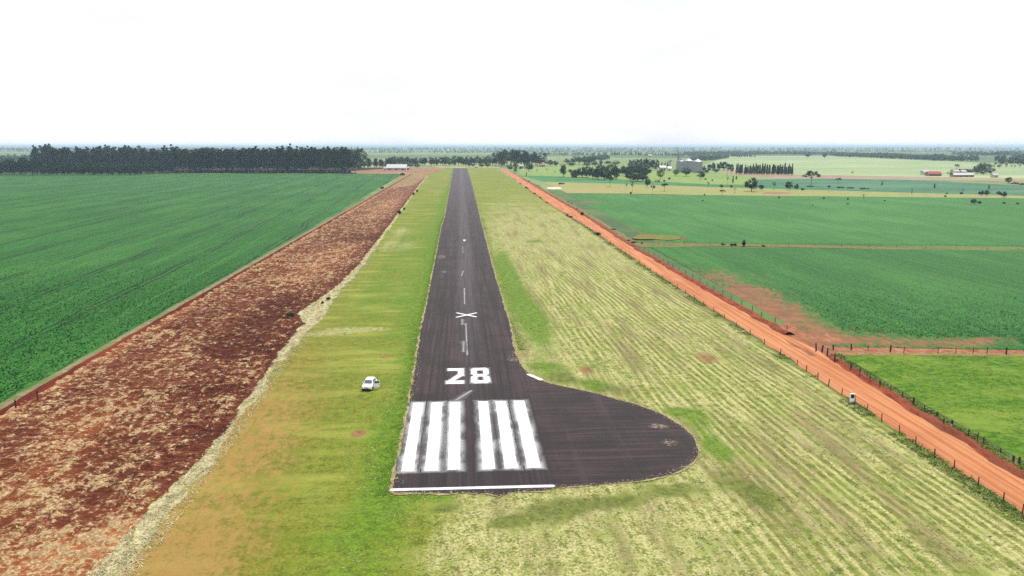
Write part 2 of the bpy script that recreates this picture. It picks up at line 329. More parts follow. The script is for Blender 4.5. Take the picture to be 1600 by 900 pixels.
# ------------------------------------------------------------------ airfield grass (one sheet from the ploughed field to the clay road)
rwl = GP([(612, 768), (633, 668), (645, 600), (658.8, 513), (668, 470), (690, 355), (695, 340), (708.4, 263)])
pad_pts = GP([(870, 762.5), (940, 758), (1010, 751), (1058, 738), (1084, 721), (1091, 704), (1082, 683), (1054, 660), (1010, 639), (950, 621), (900, 609), (862, 601), (840, 593), (822, 581), (811, 566), (803, 545), (797.5, 513)])
rwr = GP([(790, 488), (770, 420), (750, 340), (738, 290), (730, 263)])
bottom = GP([(620, 771), (700, 772), (762, 772), (780, 777), (800, 770), (850, 768)])
outline = bottom + smooth_line(pad_pts, 6) + rwr + rwl[::-1]
plR = GP([(60, 985), (135, 900), (240, 790), (345, 682), (408, 590), (452, 530), (474, 505), (462, 490), (516, 455), (556, 418), (590, 375), (630, 322), (652, 292), (668, 274)])
plRx = lambda y: np.interp(y, [p[1] for p in sorted(plR, key=lambda q: q[1])], [p[0] for p in sorted(plR, key=lambda q: q[1])])
swR = GP([(120, 985), (205, 900), (280, 800), (360, 690), (430, 590), (500, 500), (545, 445), (575, 410), (600, 372), (626, 335), (655, 292), (672, 272)])
swRx = lambda y: np.interp(y, [p[1] for p in swR], [p[0] for p in swR])
xs = np.concatenate([np.arange(-48, -8, .5), np.arange(-8, 9.5, 3.), np.arange(9.5, 58.9, .6)]); ys = spread(38, 1345, .5, 1.004, 9)
X, Y = np.meshgrid(xs, ys)
L = X < 0; Rt = ~L
rlx = np.interp(Y, [p[1] for p in rwl], [p[0] for p in rwl]); 
rr = sorted(rwr, key=lambda q: q[1]); rrx = np.interp(Y, [p[1] for p in rr], [p[0] for p in rr])
n1 = fbm(X/14, Y/25, 11); n2 = fbm(X/5, Y/9, 12); n3 = fbm(X/30, Y/14, 13)
lush = np.where(L, np.exp(-np.clip(rlx-X, 0, 99)/1.7)*sst(Y+3*(n2-.5), 77, 82) + (.35)*np.exp(-np.abs(X+12+6*(n1-.5))/5)*(1-sst(Y, 76, 84))  + .62*sst(Y, 110, 200)*(1-sst(Y, 380, 900)*.75)*(.4+1.1*n1)*sst(X, -30, -24) + .3*sst(X, -18, -9), 0)
A = np.zeros_like(X)
def dab(arr, px, py, wx, hy, amp):                 # a patch given by its place and size on the photograph
    x, y, t = ray(px, py); y2 = G(px, py-hy)[1]; arr += amp*gauss(X, Y, x, y, wx*t, max(1., abs(y2-y)))
for q in ((1090, 655, 40, 16, .9), (1120, 700, 24, 26, 1.05), (1060, 643, 30, 8, .9), (1205, 790, 45, 22, .5), (838, 500, 24, 34, .85), (850, 575, 34, 12, .7), (805, 455, 22, 50, .7), (790, 420, 16, 30, .6), (925, 600, 30, 8, .9), (945, 608, 30, 6, .7), (880, 300, 60, 22, .15), (766, 350, 16, 40, .35), (960, 377, 30, 5, .5), (835, 377, 22, 4, .8), (540, 850, 90, 50, .15), (610, 800, 36, 40, .25), (600, 690, 40, 60, .5)): dab(lush, *q)
dry = np.where(Rt, .78*sst(X+8*(n1-.5), 10, 24) + .25*(n1-.5), .0) + np.where(L, .0, 0)
dry = np.where(X > -8.2, np.maximum(dry, .78*sst(X+5*(fbm(Y/3, X/6, 33)-.5), -9, 3)*(1-sst(Y, 80, 90)*(X < 10))), .6*sst(X+7*(fbm(Y/4, X/7, 33)-.5), -15, -3)*(1-sst(Y, 74, 84))); dry -= np.where(Rt, .25*np.exp(-np.clip(X-rrx, 0, 99)/4)*sst(Y, 140, 200), 0)
dry -= np.where(Rt, .58*sst(Y, 220, 760)*(.6+.8*n3), 0)
for q in ((560, 515, 70, 5, .9), (500, 523, 60, 4, .7), (625, 385, 40, 12, .7), (690, 870, 60, 40, .3), (630, 362, 26, 10, .6)): dab(dry, *q)
rows = np.where(Rt, np.maximum(sst(Y, 74, 96), sst(X, 18, 34))*(1-sst(Y, 190, 360)*.85)*sst(X, 14, 24), 0)
soil = A.copy()
for q in ((560, 678, 13, 6, 1.3), (601, 558, 11, 3, .9), (1105, 560, 26, 12, .75), (915, 578, 13, 7, .9), (1250, 650, 40, 22, .45), (830, 405, 40, 8, .45), (1085, 785, 8, 6, .8), (700, 850, 60, 30, .35), (1000, 840, 30, 40, .35), (1180, 870, 60, 60, .3), (965, 440, 40, 8, .35), (1245, 700, 90, 40, .3), (1390, 750, 60, 30, .25)): dab(soil, *q)
dark = np.zeros_like(X)
for q in ((785, 818, 22, 9, .9), (700, 795, 20, 8, .8), (860, 800, 60, 24, .8), (960, 785, 70, 14, .75), (1060, 765, 60, 14, .7), (1130, 745, 40, 20, .5), (880, 590, 40, 14, .7), (960, 610, 60, 12, .6), (1040, 600, 60, 30, .2), (1190, 780, 40, 26, .7), (1150, 650, 70, 30, .3), (1020, 545, 30, 4, .3), (830, 378, 30, 4, .4), (1300, 720, 120, 60, .3), (1480, 800, 90, 60, .3), (690, 830, 100, 60, .15)): dab(dark, *q)
dark += np.where(Rt, .55*sst(X, 56.2, 58)*(1-sst(Y, 500, 900)), 0)
tan = np.where(L, sst(X, -11, -25)*(1-sst(Y, 105, 165))*.75 + .35*np.exp(-np.abs(X+27)/4)*(1-sst(Y, 120, 260)), 0)
tan = np.where(L, (1-sst(X, -33, -8))*1.0*(1-sst(Y, 95, 215)*.9) + .22*n3, 0)
for q in ((330, 870, 110, 60, .4), (420, 690, 70, 60, .25), (600, 600, 40, 14, .15)): dab(tan, *q)
dst = X - swRx(Y); wn_ = 1.2*(fbm(Y/6, Y*0, 21)-.5)*2 + 1.2*(fbm(X, Y/2, 22)-.5)
straw = np.where(L, 1-sst(dst+wn_, -2.0, .6), 0)
for q in ((482, 492, 30, 14, .9), (470, 480, 26, 8, .7)): dab(straw, *q)
straw += np.where((Rt) & (X > 50), 0, 0)
AIR = mat_airfield()
struct('grass_field', grid_mesh('grass_field', X, Y, .03 + .05*fbm(X/3, Y/3, 5), dict(lush=lush, dry=dry, soil=soil, tan=tan, straw=straw, rows=rows, dark=dark)), AIR)

# ------------------------------------------------------------------ ploughed field with clods and straw
xs = spread(-67.2, -28, .27, 1.0, .27); ys = np.concatenate([np.arange(52, 230, .3), spread(230, 1085, .35, 1.01, 8)[1:]]); X, Y = np.meshgrid(xs, ys)
edge = plRx(Y) + 1.7*(fbm(Y/2.5, X/3, 31)-.5)
cl = fbm(X*.9+Y*.25, Y*.75, 40, 4); big = fbm(X/9, Y/16, 41)
clod = .30*sst(cl, .38, .68)*(.5+big); clod *= sst(edge-X, 0, 1.2); nearfade = 1-sst(Y, 350, 800)*.7
st = np.zeros_like(X)
def dab2(px, py, wx, hy, amp):
    global st
    x, y, t = ray(px, py); y2 = G(px, py-hy)[1]; st += amp*gauss(X, Y, x, y, wx*t, max(1., abs(y2-y)))
for q in ((60, 870, 150, 50, .75), (200, 840, 80, 60, .55), (20, 770, 70, 40, .5), (150, 650, 90, 30, .25), (300, 560, 90, 30, .2), (480, 420, 60, 26, .25), (530, 395, 40, 20, .2), (600, 322, 22, 14, .35), (130, 690, 60, 40, .3)): dab2(*q)  # straw patches; the lower-left ones also paint in the sunlit brightness
st += .3*sst(X, -63, -66.2)*sst(Y, 60, 120) ; st += .25*(1-sst(X, -67, -60))
wet = (1-sst(X, -66.6, -64.8))*.0 + gauss(X, Y, *G(410, 500), 6, 22)*.9 + .7*np.exp(-np.clip(edge-X, 0, 99)/2.2)*sst(Y, 90, 150)
for q in ((330, 680, 50, 24), (565, 372, 40, 6), (330, 610, 40, 14), (445, 470, 30, 10), (380, 545, 60, 20)):
    x, y, t = ray(q[0], q[1]); y2 = G(q[0], q[1]-q[3])[1]; wet += .7*gauss(X, Y, x, y, q[2]*t, abs(y2-y))
PLO = mat_plough()
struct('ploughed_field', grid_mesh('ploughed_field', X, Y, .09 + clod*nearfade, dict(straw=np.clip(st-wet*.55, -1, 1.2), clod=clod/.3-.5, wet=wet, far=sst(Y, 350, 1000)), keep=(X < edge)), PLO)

# ------------------------------------------------------------------ border strips and the large crop field on the left
BORD = mat_mix('grey_grass', C(126, 118, 84), C(162, 158, 116), .9, .1, C(104, 122, 60))
DARKSOIL = mat_mix('dark_red_soil', C(76, 22, 14), C(116, 44, 30), .9, .08, C(150, 70, 46), (1, .15))
def strip(name, x0, x1, y0, y1, z, mat, j0=.3, j1=.3, prof=None, seed=0, step=.8):
    ys = spread(y0, y1, step, 1.006, 9); us = np.linspace(0, 1, 9); U, Yg = np.meshgrid(us, ys)
    xa = x0 + j0*2*(fbm(ys/5, ys*0, seed, 4)-.5); xb = x1 + j1*2*(fbm(ys/5, ys*0+9, seed+3, 4)-.5)
    Xg = xa[:, None]*(1-U) + xb[:, None]*U; Zg = z + (prof(U)*(.7+.6*fbm(Xg/2, Yg/3, seed+5)) if prof else 0*U)
    return struct(name, grid_mesh(name, Xg, Yg, Zg), mat)
strip('grass_verge', -69.4, -66.6, 60, 1080, .05, BORD, .2, .3, lambda u: .25*np.sin(math.pi*u), 51)
strip('soil_bank', -67.3, -65.6, 60, 1080, .14, DARKSOIL, .35, .45, lambda u: .5*np.sin(math.pi*np.clip(u*1.2, 0, 1)), 52)  # low ridge in dark red soil tones along the field edge
CROP = mat_crop('soybean', C(8, 62, 10), C(36, 122, 30), C(90, 160, 62), R(-3), .9, 21)
def crop(name, corners, h, mat, d0, g, dmax, soilf=None, seed=60, bumps=.16):
    (ax, ay), (bx, by), (cx, cy), (dx, dy) = corners   # near road, near far-side, far far-side, far road
    w = math.dist(corners[0], corners[1]); l = math.dist(corners[0], corners[3])
    us = spread(0, w, d0, g, dmax)/w; vs = spread(0, l, d0, g, dmax)/l; U, V = np.meshgrid(us, vs)
    Xg = (ax*(1-U)+bx*U)*(1-V) + (dx*(1-U)+cx*U)*V; Yg = (ay*(1-U)+by*U)*(1-V) + (dy*(1-U)+cy*U)*V
    j = np.sin(math.pi*np.clip(U*40, 0, .5)); Xg = Xg + (1-j)*.5*(fbm(Yg/2.5, Xg*0, seed)-.5)*2
    soil = soilf(Xg, Yg) if soilf else 0*Xg
    Zg = .05 + h*(1-np.clip(soil, 0, 1)) + bumps*2*(fbm(Xg*1.3, Yg*1.0, seed+1, 3)-.5)*(1-sst(np.hypot(Xg, Yg), 250, 500)*.6)
    Zg[0, :] = 0; Zg[-1, :] = 0; Zg[:, 0] = 0; Zg[:, -1] = 0
    return struct(name, grid_mesh(name, Xg, Yg, Zg, dict(soil=soil)), mat)
y_near = G(0, 650)[1]
crop('crop_field', [(-68.9, y_near), (-700, y_near-28), (-760, 1130), (G(630, 272)[0], 1074)], .55, CROP, .42, 1.008, 8)

# ------------------------------------------------------------------ runway
SPOTS = [(*G(690, 402), 2.6, 9), (*G(694, 425), 1.6, 5), (*G(1048, 693), 1.9, 2.0), (*G(1028, 668), 2.6, 2), (*G(800, 563), 1.6, 2.4), (*G(640, 690), .9, 22)]
ASPH = mat_asphalt(); RIM = mat_mix('dry_edge_grass', C(140, 130, 84), C(202, 188, 142), 1.4, .3, C(150, 122, 92))
stp = lambda a: .45 if a[1] < 200 else (1.2 if a[1] < 500 else 6)
poly_sheet('dry_verge', outline, .125, RIM, stp, .6, .7, .28, 71)
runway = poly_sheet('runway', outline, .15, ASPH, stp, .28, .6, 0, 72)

# painted markings: coverage of sprayed paint on a fine grid
pm = NT('white_marking_paint'); cov = pm.attr('cover'); pn = pm.noise(3.2, 5, .7); pf = pm.noise(14, 3, .7)
al = pm.mt('MINIMUM', pm.mul(cov, pm.add(.55, pm.add(pm.mul(pn, .55), pm.mul(pf, .5)))), 1.)
PAINT = pm.out(pm.mix(pm.ss(pn, .3, .7), (.74, .76, .80), (.84, .85, .86)), .6, alpha=al)
def seg_d(X, Y, a, b):
    ax, ay = a; dx, dy = b[0]-ax, b[1]-ay; t = np.clip(((X-ax)*dx+(Y-ay)*dy)/(dx*dx+dy*dy+1e-9), 0, 1); return np.hypot(X-ax-t*dx, Y-ay-t*dy)
def box_d(X, Y, x0, x1, y0, y1): return np.maximum(np.maximum(x0-X, X-x1), np.maximum(y0-Y, Y-y1))
def marking(name, x0, x1, y0, y1, df, soft, res=.12, gain=1., z=.162):
    cx, cy = (x0+x1)/2, (y0+y1)/2; xs = np.arange(x0-2.2*soft, x1+2.2*soft, res); ys = np.arange(y0-2.2*soft, y1+2.2*soft, res); X, Y = np.meshgrid(xs, ys)
    d = df(X, Y); cv = gain*np.where(d > 0, .30*np.clip(1-d/soft, 0, 1)**1.7*(.35+1.2*sst(fbm(X*.7, Y*.3, 88), .3, .7)), np.where(d < -.16, 1, .30+.70*np.clip(-d/.16, 0, 1))); keep = cv > .02
    k2 = keep.copy(); k2[:-1] |= keep[1:]; k2[:, :-1] |= keep[:, 1:]; k2[:-1, :-1] |= keep[1:, 1:]
    o = link(name, grid_mesh(name, X-cx, Y-cy, 0*X, dict(cover=cv), keep=k2), PAINT, runway, (cx, cy, z)); return o
Y0, Y1 = G(640, 738)[1], G(740, 629)[1]
for p0, p1 in ((626.8, 646.5), (663, 684), (699, 719.5), (754.5, 774.5), (789, 810), (825, 847)):
    x0, x1 = G(p0, 738)[0], G(p1, 738)[0]
    marking('threshold_stripe', x0, x1, Y0, Y1, lambda X, Y: box_d(X, Y, x0, x1, Y0, Y1), .95)
na, nb = G(710, 601)[1], G(710, 577)[1]; nm = (na+nb)/2
def two(X, Y):
    x0, x1 = -2.75, .1; d = box_d(X, Y, x0+.1, x1, nb-1.45, nb); d = np.minimum(d, box_d(X, Y, x0, x1, na, na+1.6))
    d = np.minimum(d, box_d(X, Y, x1-.95, x1, nm-.2, nb)); d = np.minimum(d, seg_d(X, Y, (x1-.55, nm+.6), (x0+.6, na+1.1))-.5); return d
def eight(X, Y):
    x0, x1 = 1.35, 4.4; d = box_d(X, Y, x0, x1, na, nb); 
    for a, b in ((nm+.65, nb-1.45), (na+1.5, nm-.6)): d = np.maximum(d, -box_d(X, Y, x0+.98, x1-.95, a, b))
    for cx, cy in ((x0, nm), (x0, nb), (x1, nm), (x1, na), (x0, na), (x1, nb)): d = np.maximum(d, .42-np.hypot(X-cx, (Y-cy)*.7))
    return d
tag(marking('digit_two', -2.8, .15, na, nb, two, .45, .1), 'white painted numeral 2 with soft sprayed edges')
tag(marking('digit_eight', 1.3, 4.45, na, nb, eight, .45, .1), 'white painted numeral 8 with small closed counters')
def bar(name, p, q, w, soft, gain=1., res=.1):
    a, b = G(*p), G(*q); marking(name, min(a[0], b[0])-w, max(a[0], b[0])+w, min(a[1], b[1])-w, max(a[1], b[1])+w, lambda X, Y: seg_d(X, Y, a, b)-w/2, soft, res, gain)
bar('threshold_line', (614, 767.3), (863, 761.2), .6, .12); bar('edge_bar', (826.5, 586.5), (845, 594.5), .75, .1)
a, b, c, d = GP([(714.3, 489.9), (743.5, 496), (713.7, 496.6), (744, 489.9)])
marking('cross_mark', -1.6, 3.4, 167.5, 174.5, lambda X, Y: np.minimum(seg_d(X, Y, a, b), seg_d(X, Y, c, d))-.27, .14)
bar('centre_dash', (728, 508), (730.3, 556), .18, .12, .6); bar('centre_dash', (725.5, 451), (726, 476), .2, .16, .5); bar('corner_mark', (721, 507.5), (728, 507.3), .4, .2, .6)
bar('paint_smear', (712, 627), (736, 612), .5, 1.2, .26); bar('paint_smear', (724.5, 535), (724, 551), .45, .9, .22); bar('paint_smear', (722.5, 500), (722.2, 506), .3, .5, .3)
bar('paint_smear', (721, 432), (724, 424), .3, .3, .3); bar('paint_smear', (725.5, 377), (725.6, 375), .8, .3, .7, .2); bar('paint_smear', (723, 386), (723.6, 396), .2, .5, .25, .2)
bar('paint_smear', (700, 690), (697, 730), .4, 1.0, .16, .15); bar('paint_smear', (722, 640), (716, 735), .3, .9, .12, .15)

# ------------------------------------------------------------------ clay road, its banks and the right-hand land
ROAD = mat_road(); RBANK = mat_mix('red_bank', C(120, 50, 30), C(176, 92, 62), 1.2, .1, C(140, 84, 60), (1, .3)); VERGE = mat_mix('verge_grass', C(58, 84, 24), C(108, 132, 48), 1.2, .2, C(150, 150, 80))
roL = GP([(1850, 985), (1700, 873), (1590, 797), (1500, 737), (1390, 664), (1250, 571), (1120, 488), (1000, 411), (920, 356), (860, 320), (815, 288), (780, 264)]); roR = GP([(1900, 890), (1760, 826), (1700, 800), (1600, 744), (1500, 684), (1400, 622), (1330, 580), (1288, 551), (1240, 528), (1120, 460), (1000, 392), (935, 350), (900, 328), (845, 296), (790, 264)])
roL = sorted(roL, key=lambda q: q[1]); roR = sorted(roR, key=lambda q: q[1])
roLx = lambda y: np.interp(y, [p[1] for p in roL], [p[0] for p in roL])
ryy = spread(55, 1300, .8, 1.006, 9); us = np.linspace(0, 1, 11); U, Yg = np.meshgrid(us, ryy)
xa = np.interp(ryy, [p[1] for p in roL], [p[0] for p in roL])-.2 + 1.2*(fbm(ryy/5, ryy*0, 81)-.5); xb = np.interp(ryy, [p[1] for p in roR], [p[0] for p in roR])-.3+1.5*(fbm(ryy/6, ryy*0, 82)-.5)-.45
Xg = xa[:, None]*(1-U)+xb[:, None]*U; struct('dirt_road', grid_mesh('dirt_road', Xg, Yg, .10 - .06*(np.exp(-((U-.3)/.08)**2)+np.exp(-((U-.68)/.08)**2))), ROAD)
xr = lambda y: np.interp(y, ryy, xb)
def ribbon(name, y0, y1, o0, o1, prof, mat, seed, z=.06):
    ys = spread(y0, y1, .6, 1.006, 9); us = np.linspace(0, 1, 11); U, Yg = np.meshgrid(us, ys); j = .6*(fbm(ys/4, ys*0, seed)-.5)
    Xg = xr(Yg) + o0 + (o1-o0)*U + j[:, None]*.8; Zg = z + prof(U)*(.6+.8*fbm(Xg/1.5, Yg/2.5, seed)); return struct(name, grid_mesh(name, Xg, Yg, Zg), mat)
yj0, yj1 = G(1285, 556)[1]-1, G(1225, 528)[1]+2
ribbon('road_bank', 55, yj0, -.6, 1.1, lambda u: .55*sst(u, .15, .8), RBANK, 83)
ribbon('grass_bank', 55, yj0, .7, 2.6, lambda u: .12+.5*np.sin(math.pi*u), VERGE, 84)
ribbon('road_bank', yj1, 900, -.5, 2.0, lambda u: .55*np.sin(math.pi*u), RBANK, 85)
ribbon('grass_bank', 300, 1150, 1.0, 4.6, lambda u: .5*np.sin(math.pi*u), mat_mix('scrub_verge', C(112, 104, 62), C(146, 150, 84), .6, .06, C(150, 106, 80)), 86)
# pasture by the road
PAST = mat_mix('pasture_grass', C(62, 102, 14), C(106, 148, 28), .7, .09, C(140, 160, 60), (1, 1.4))
poly_sheet('pasture', [(68, 40), (68.5, 100), (70, 137.5), (104, 132.0), (240, 113), (240, 40)], .045, PAST, 3, .3, .4)
poly_sheet('field_track', GP([(1272, 556), (1300, 548.5), (1500, 549.5), (1760, 553), (1760, 557), (1600, 557), (1400, 555), (1300, 556)]), .06, mat_mix('track_soil', C(140, 106, 72), C(180, 140, 96), .7, .1), 2, .4, .5)
poly_sheet('road_junction', GP([(1150, 480), (1215, 508), (1262, 500), (1330, 520), (1450, 533), (1560, 541), (1600, 546), (1600, 551), (1420, 550), (1310, 549), (1285, 558), (1262, 556), (1230, 535)]), .075, mat_mix('trodden_clay', C(150, 90, 64), C(198, 136, 102), .6, .08, C(140, 96, 62), (1, .5)), 1.5, .8, .35)
def soilA(X, Y):
    px, py = G(1320, 520); n = fbm(X/9, Y/14, 91)
    s = .5*np.exp(-np.clip(X-70, 0, 999)/6)*sst(290-Y, 0, 60)*(1-.5*sst(Y, 170, 260)) + .7*gauss(X, Y, *G(1330, 530), 14, 7) + .45*gauss(X, Y, *G(1240, 490), 8, 20) + .4*gauss(X, Y, *G(1160, 448), 6, 34) + .5*gauss(X, Y, *G(1500, 540), 16, 4) + .4*gauss(X, Y, *G(1570, 530), 14, 3) + .28*gauss(X, Y, *G(1180, 440), 40, 30)
    return s*(.45+1.1*n)
CROPR = mat_crop('soybean_young', C(12, 72, 14), C(42, 126, 34), C(96, 162, 66), R(-72), .9, 0, C(172, 104, 76))
tl, tr_ = G(1003, 386), G(1600, 392.5); k = (tr_[1]-tl[1])/(tr_[0]-tl[0])
crop('crop_field', [(70.2, 138.2), (520, 138.2-.13*450), (560, tl[1]+k*490), (tl[0]+2.6, tl[1]-1)], .32, CROPR, .4, 1.007, 6, soilA, 62, .1)
bl = G(1015, 381); 
crop('crop_field', [(bl[0]+4, bl[1]+3), (640, bl[1]+3+k*560), (900, G(1600, 319)[1]-60), G(885, 303)], .35, mat_crop('soybean_mid', C(24, 92, 28), C(56, 136, 46), C(114, 172, 78), R(-78), 1.2, 0), 1.2, 1.006, 9, lambda X, Y: .7*np.exp(-np.clip(X-78, 0, 999)/7) + .9*gauss(X, Y, *G(917, 316), 16, 9) + .9*gauss(X, Y, *G(1056, 373), 6, 6), 63, .1)
poly_sheet('field_boundary', GP([(985, 379), (1150, 381), (1400, 386), (1700, 392), (1700, 395), (1400, 390), (1150, 385), (1000, 387)]), .09, mat_mix('boundary_grass', C(104, 104, 56), C(150, 138, 78), .7, .1, C(90, 112, 50)), 2, .5, .4)
mound = [G(1027+37*math.cos(a)*(1+.15*math.sin(3*a)), 372+4.6*math.sin(a)*(1+.35*math.sin(2*a+1))) for a in np.linspace(0, 2*math.pi, 30)[:-1]]
poly_sheet('terrace_grass', mound, .43, mat_mix('terrace_turf', C(96, 118, 40), C(140, 138, 66), .4, .08, C(160, 92, 66)), 2, 2.6, .12)
YEL = mat_mix('yellow_pasture', C(142, 150, 80), C(170, 170, 104), .2, .012, C(176, 160, 110), (.4, 1), .1)
def land(name, pts, z, mat, jit=3., step=14, f=.03): return poly_sheet(name, GP(pts), z, mat, step, jit, f, 0, int(z*1000))
GRN = mat_mix('green_field', C(44, 112, 62), C(78, 144, 84), .25, .02, C(110, 160, 96), (.3, 1)); BLU = mat_mix('blue_green_crop', C(56, 106, 78), C(84, 132, 98), .2, .02, C(104, 148, 112), (.3, 1))
PALE = mat_mix('pale_field', C(140, 164, 116), C(166, 182, 132), .06, .006, C(196, 204, 150), (.25, 1)); LIME = mat_mix('lime_pasture', C(124, 152, 78), C(158, 178, 98), .15, .015, C(120, 156, 76), (.5, 1)); PINK = mat_mix('bare_soil', C(150, 116, 100), C(186, 156, 136), .1, .01, C(160, 170, 130), (.3, 1))
land('pale_field', [(1090, 262), (1140, 243.5), (1330, 243.5), (1520, 253.5), (1760, 262), (1760, 280), (1480, 282), (1240, 275), (1150, 266)], .05, PALE)
land('bare_field', [(1100, 267), (1150, 266), (1240, 273), (1480, 277), (1560, 279), (1760, 281), (1760, 287), (1480, 282), (1230, 280), (1110, 273)], .07, PINK)
land('lime_pasture', [(805, 258), (870, 258.5), (960, 261), (1020, 264), (1110, 269), (1180, 277), (1250, 283), (1240, 290), (1100, 288), (1000, 282), (880, 276), (815, 274)], .09, LIME)
land('blue_crop_field', [(1180, 281), (1260, 279), (1420, 281), (1600, 290), (1780, 296), (1780, 315), (1600, 306.5), (1250, 297), (1180, 293)], .11, BLU)
land('green_field', [(812, 274), (880, 276.5), (1000, 283), (1110, 288), (1200, 291), (1240, 296.5), (1080, 292), (950, 287), (860, 286)], .13, GRN)
land('yellow_pasture', [(845, 284), (950, 287), (1080, 291.5), (1250, 296.5), (1600, 306.5), (1780, 313), (1780, 326), (1600, 319.5), (1280, 311), (1050, 304), (885, 302)], .15, YEL)
poly_sheet('sand_patch', [G(866+12*math.cos(a), 294.3+1.9*math.sin(a)) for a in np.linspace(0, 2*math.pi, 20)[:-1]], .2, plain('sand', C(222, 214, 190), .9), 3, .8, .2)
poly_sheet('soil_patch', [G(1212+22*math.cos(a), 302+1.8*math.sin(a)) for a in np.linspace(0, 2*math.pi, 20)[:-1]], .2, plain('red_soil', C(156, 108, 80), .9), 3, .8, .2)
land('wood_floor', [(-120, 275), (214, 275), (270, 270.2), (556, 271.5), (600, 266), (600, 262), (-120, 262)], .12, mat_mix('shaded_litter', C(44, 44, 30), C(72, 66, 46), .3, .03))  # litter kept dark: shade under the wood put into the floor colour
land('bare_field', [(540, 268), (600, 264), (700, 262), (690, 266), (672, 272), (632, 273), (556, 271)], .16, mat_mix('brick_soil', C(150, 92, 74), C(176, 126, 100), .1, .02, C(160, 160, 100), (.4, 1)))
land('headland', [(630, 273), (672, 272), (664, 278), (645, 290), (600, 296)], .17, mat_mix('headland_grass', C(140, 112, 74), C(170, 152, 96), .2, .03, C(150, 96, 74)), 1.5, 8, .05)
land('far_grass', [(690, 262.5), (780, 262.5), (800, 255), (640, 256)], .14, mat_mix('far_turf', C(150, 160, 100), C(170, 176, 120), .1, .02, None, (.4, 1)))

# ------------------------------------------------------------------ haze over everything
hz = NT('haze_air'); pv = hz.n('ShaderNodeVolumePrincipled', {'Color': (.62, .82, 1.0), 'Density': HAZE_DENSITY, 'Anisotropy': .1}); ho = hz.n('ShaderNodeOutputMaterial'); hz.t.links.new(pv.outputs[0], ho.inputs['Volume'])
haze = MB().box(-27000, 27000, -1600, 41000, -9, 62).build('haze', hz.m); tag(haze, kind='stuff')
# ------------------------------------------------------------------ trees: tapered trunk with limbs, crown of leaf-sized faces in clumps
def leaf_quads(P, size, outw=None, flat=0., wf=1.):
    n = len(P); a = rng.normal(size=(n, 3)); 
    if outw is not None: a = a*.9 + outw*1.0
    a[:, 2] += flat; a /= np.linalg.norm(a, axis=1)[:, None]+1e-9
    t = np.cross(a, rng.normal(size=(n, 3))); t /= np.linalg.norm(t, axis=1)[:, None]+1e-9; b = np.cross(a, t)
    s = (size*rng.uniform(.6, 1.4, n))[:, None]; w = s*wf*rng.uniform(.55, .9, n)[:, None]; bend = a*s*.25
    V = np.stack([P-t*s, P-b*w+bend, P+t*s, P+b*w+bend], 1).reshape(-1, 3); return V
def quads_mesh(name, V): return np_mesh(name, V, np.arange(len(V)).reshape(-1, 4))
def clump_points(clumps, per):
    out = []; ow = []
    for (c, r) in clumps:
        n = max(4, int(per)); d = rng.normal(size=(n, 3)); d /= np.linalg.norm(d, axis=1)[:, None]
        rad = rng.uniform(.35, 1.05, n)[:, None]; out.append(np.array(c)+d*rad*np.array(r)); ow.append(d)
    return np.concatenate(out), np.concatenate(ow)
def limb_tube(mb, a, b, r0, r1):
    a = Vector(a); b = Vector(b); m = (a+b)/2+Vector((rng.normal()*.05, rng.normal()*.05, .06))*(b-a).length; mb.tube([a, m, b], [r0, (r0+r1)/2, r1], 5)
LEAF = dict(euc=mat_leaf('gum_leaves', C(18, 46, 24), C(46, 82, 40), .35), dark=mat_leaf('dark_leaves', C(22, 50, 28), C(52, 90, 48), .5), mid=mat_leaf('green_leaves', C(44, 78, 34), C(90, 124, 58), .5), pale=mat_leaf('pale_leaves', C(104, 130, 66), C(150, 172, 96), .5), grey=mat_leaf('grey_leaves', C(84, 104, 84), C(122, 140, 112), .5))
BARK = plain('bark', C(104, 88, 76), .9); PBARK = plain('pale_bark', C(150, 136, 122), .9)
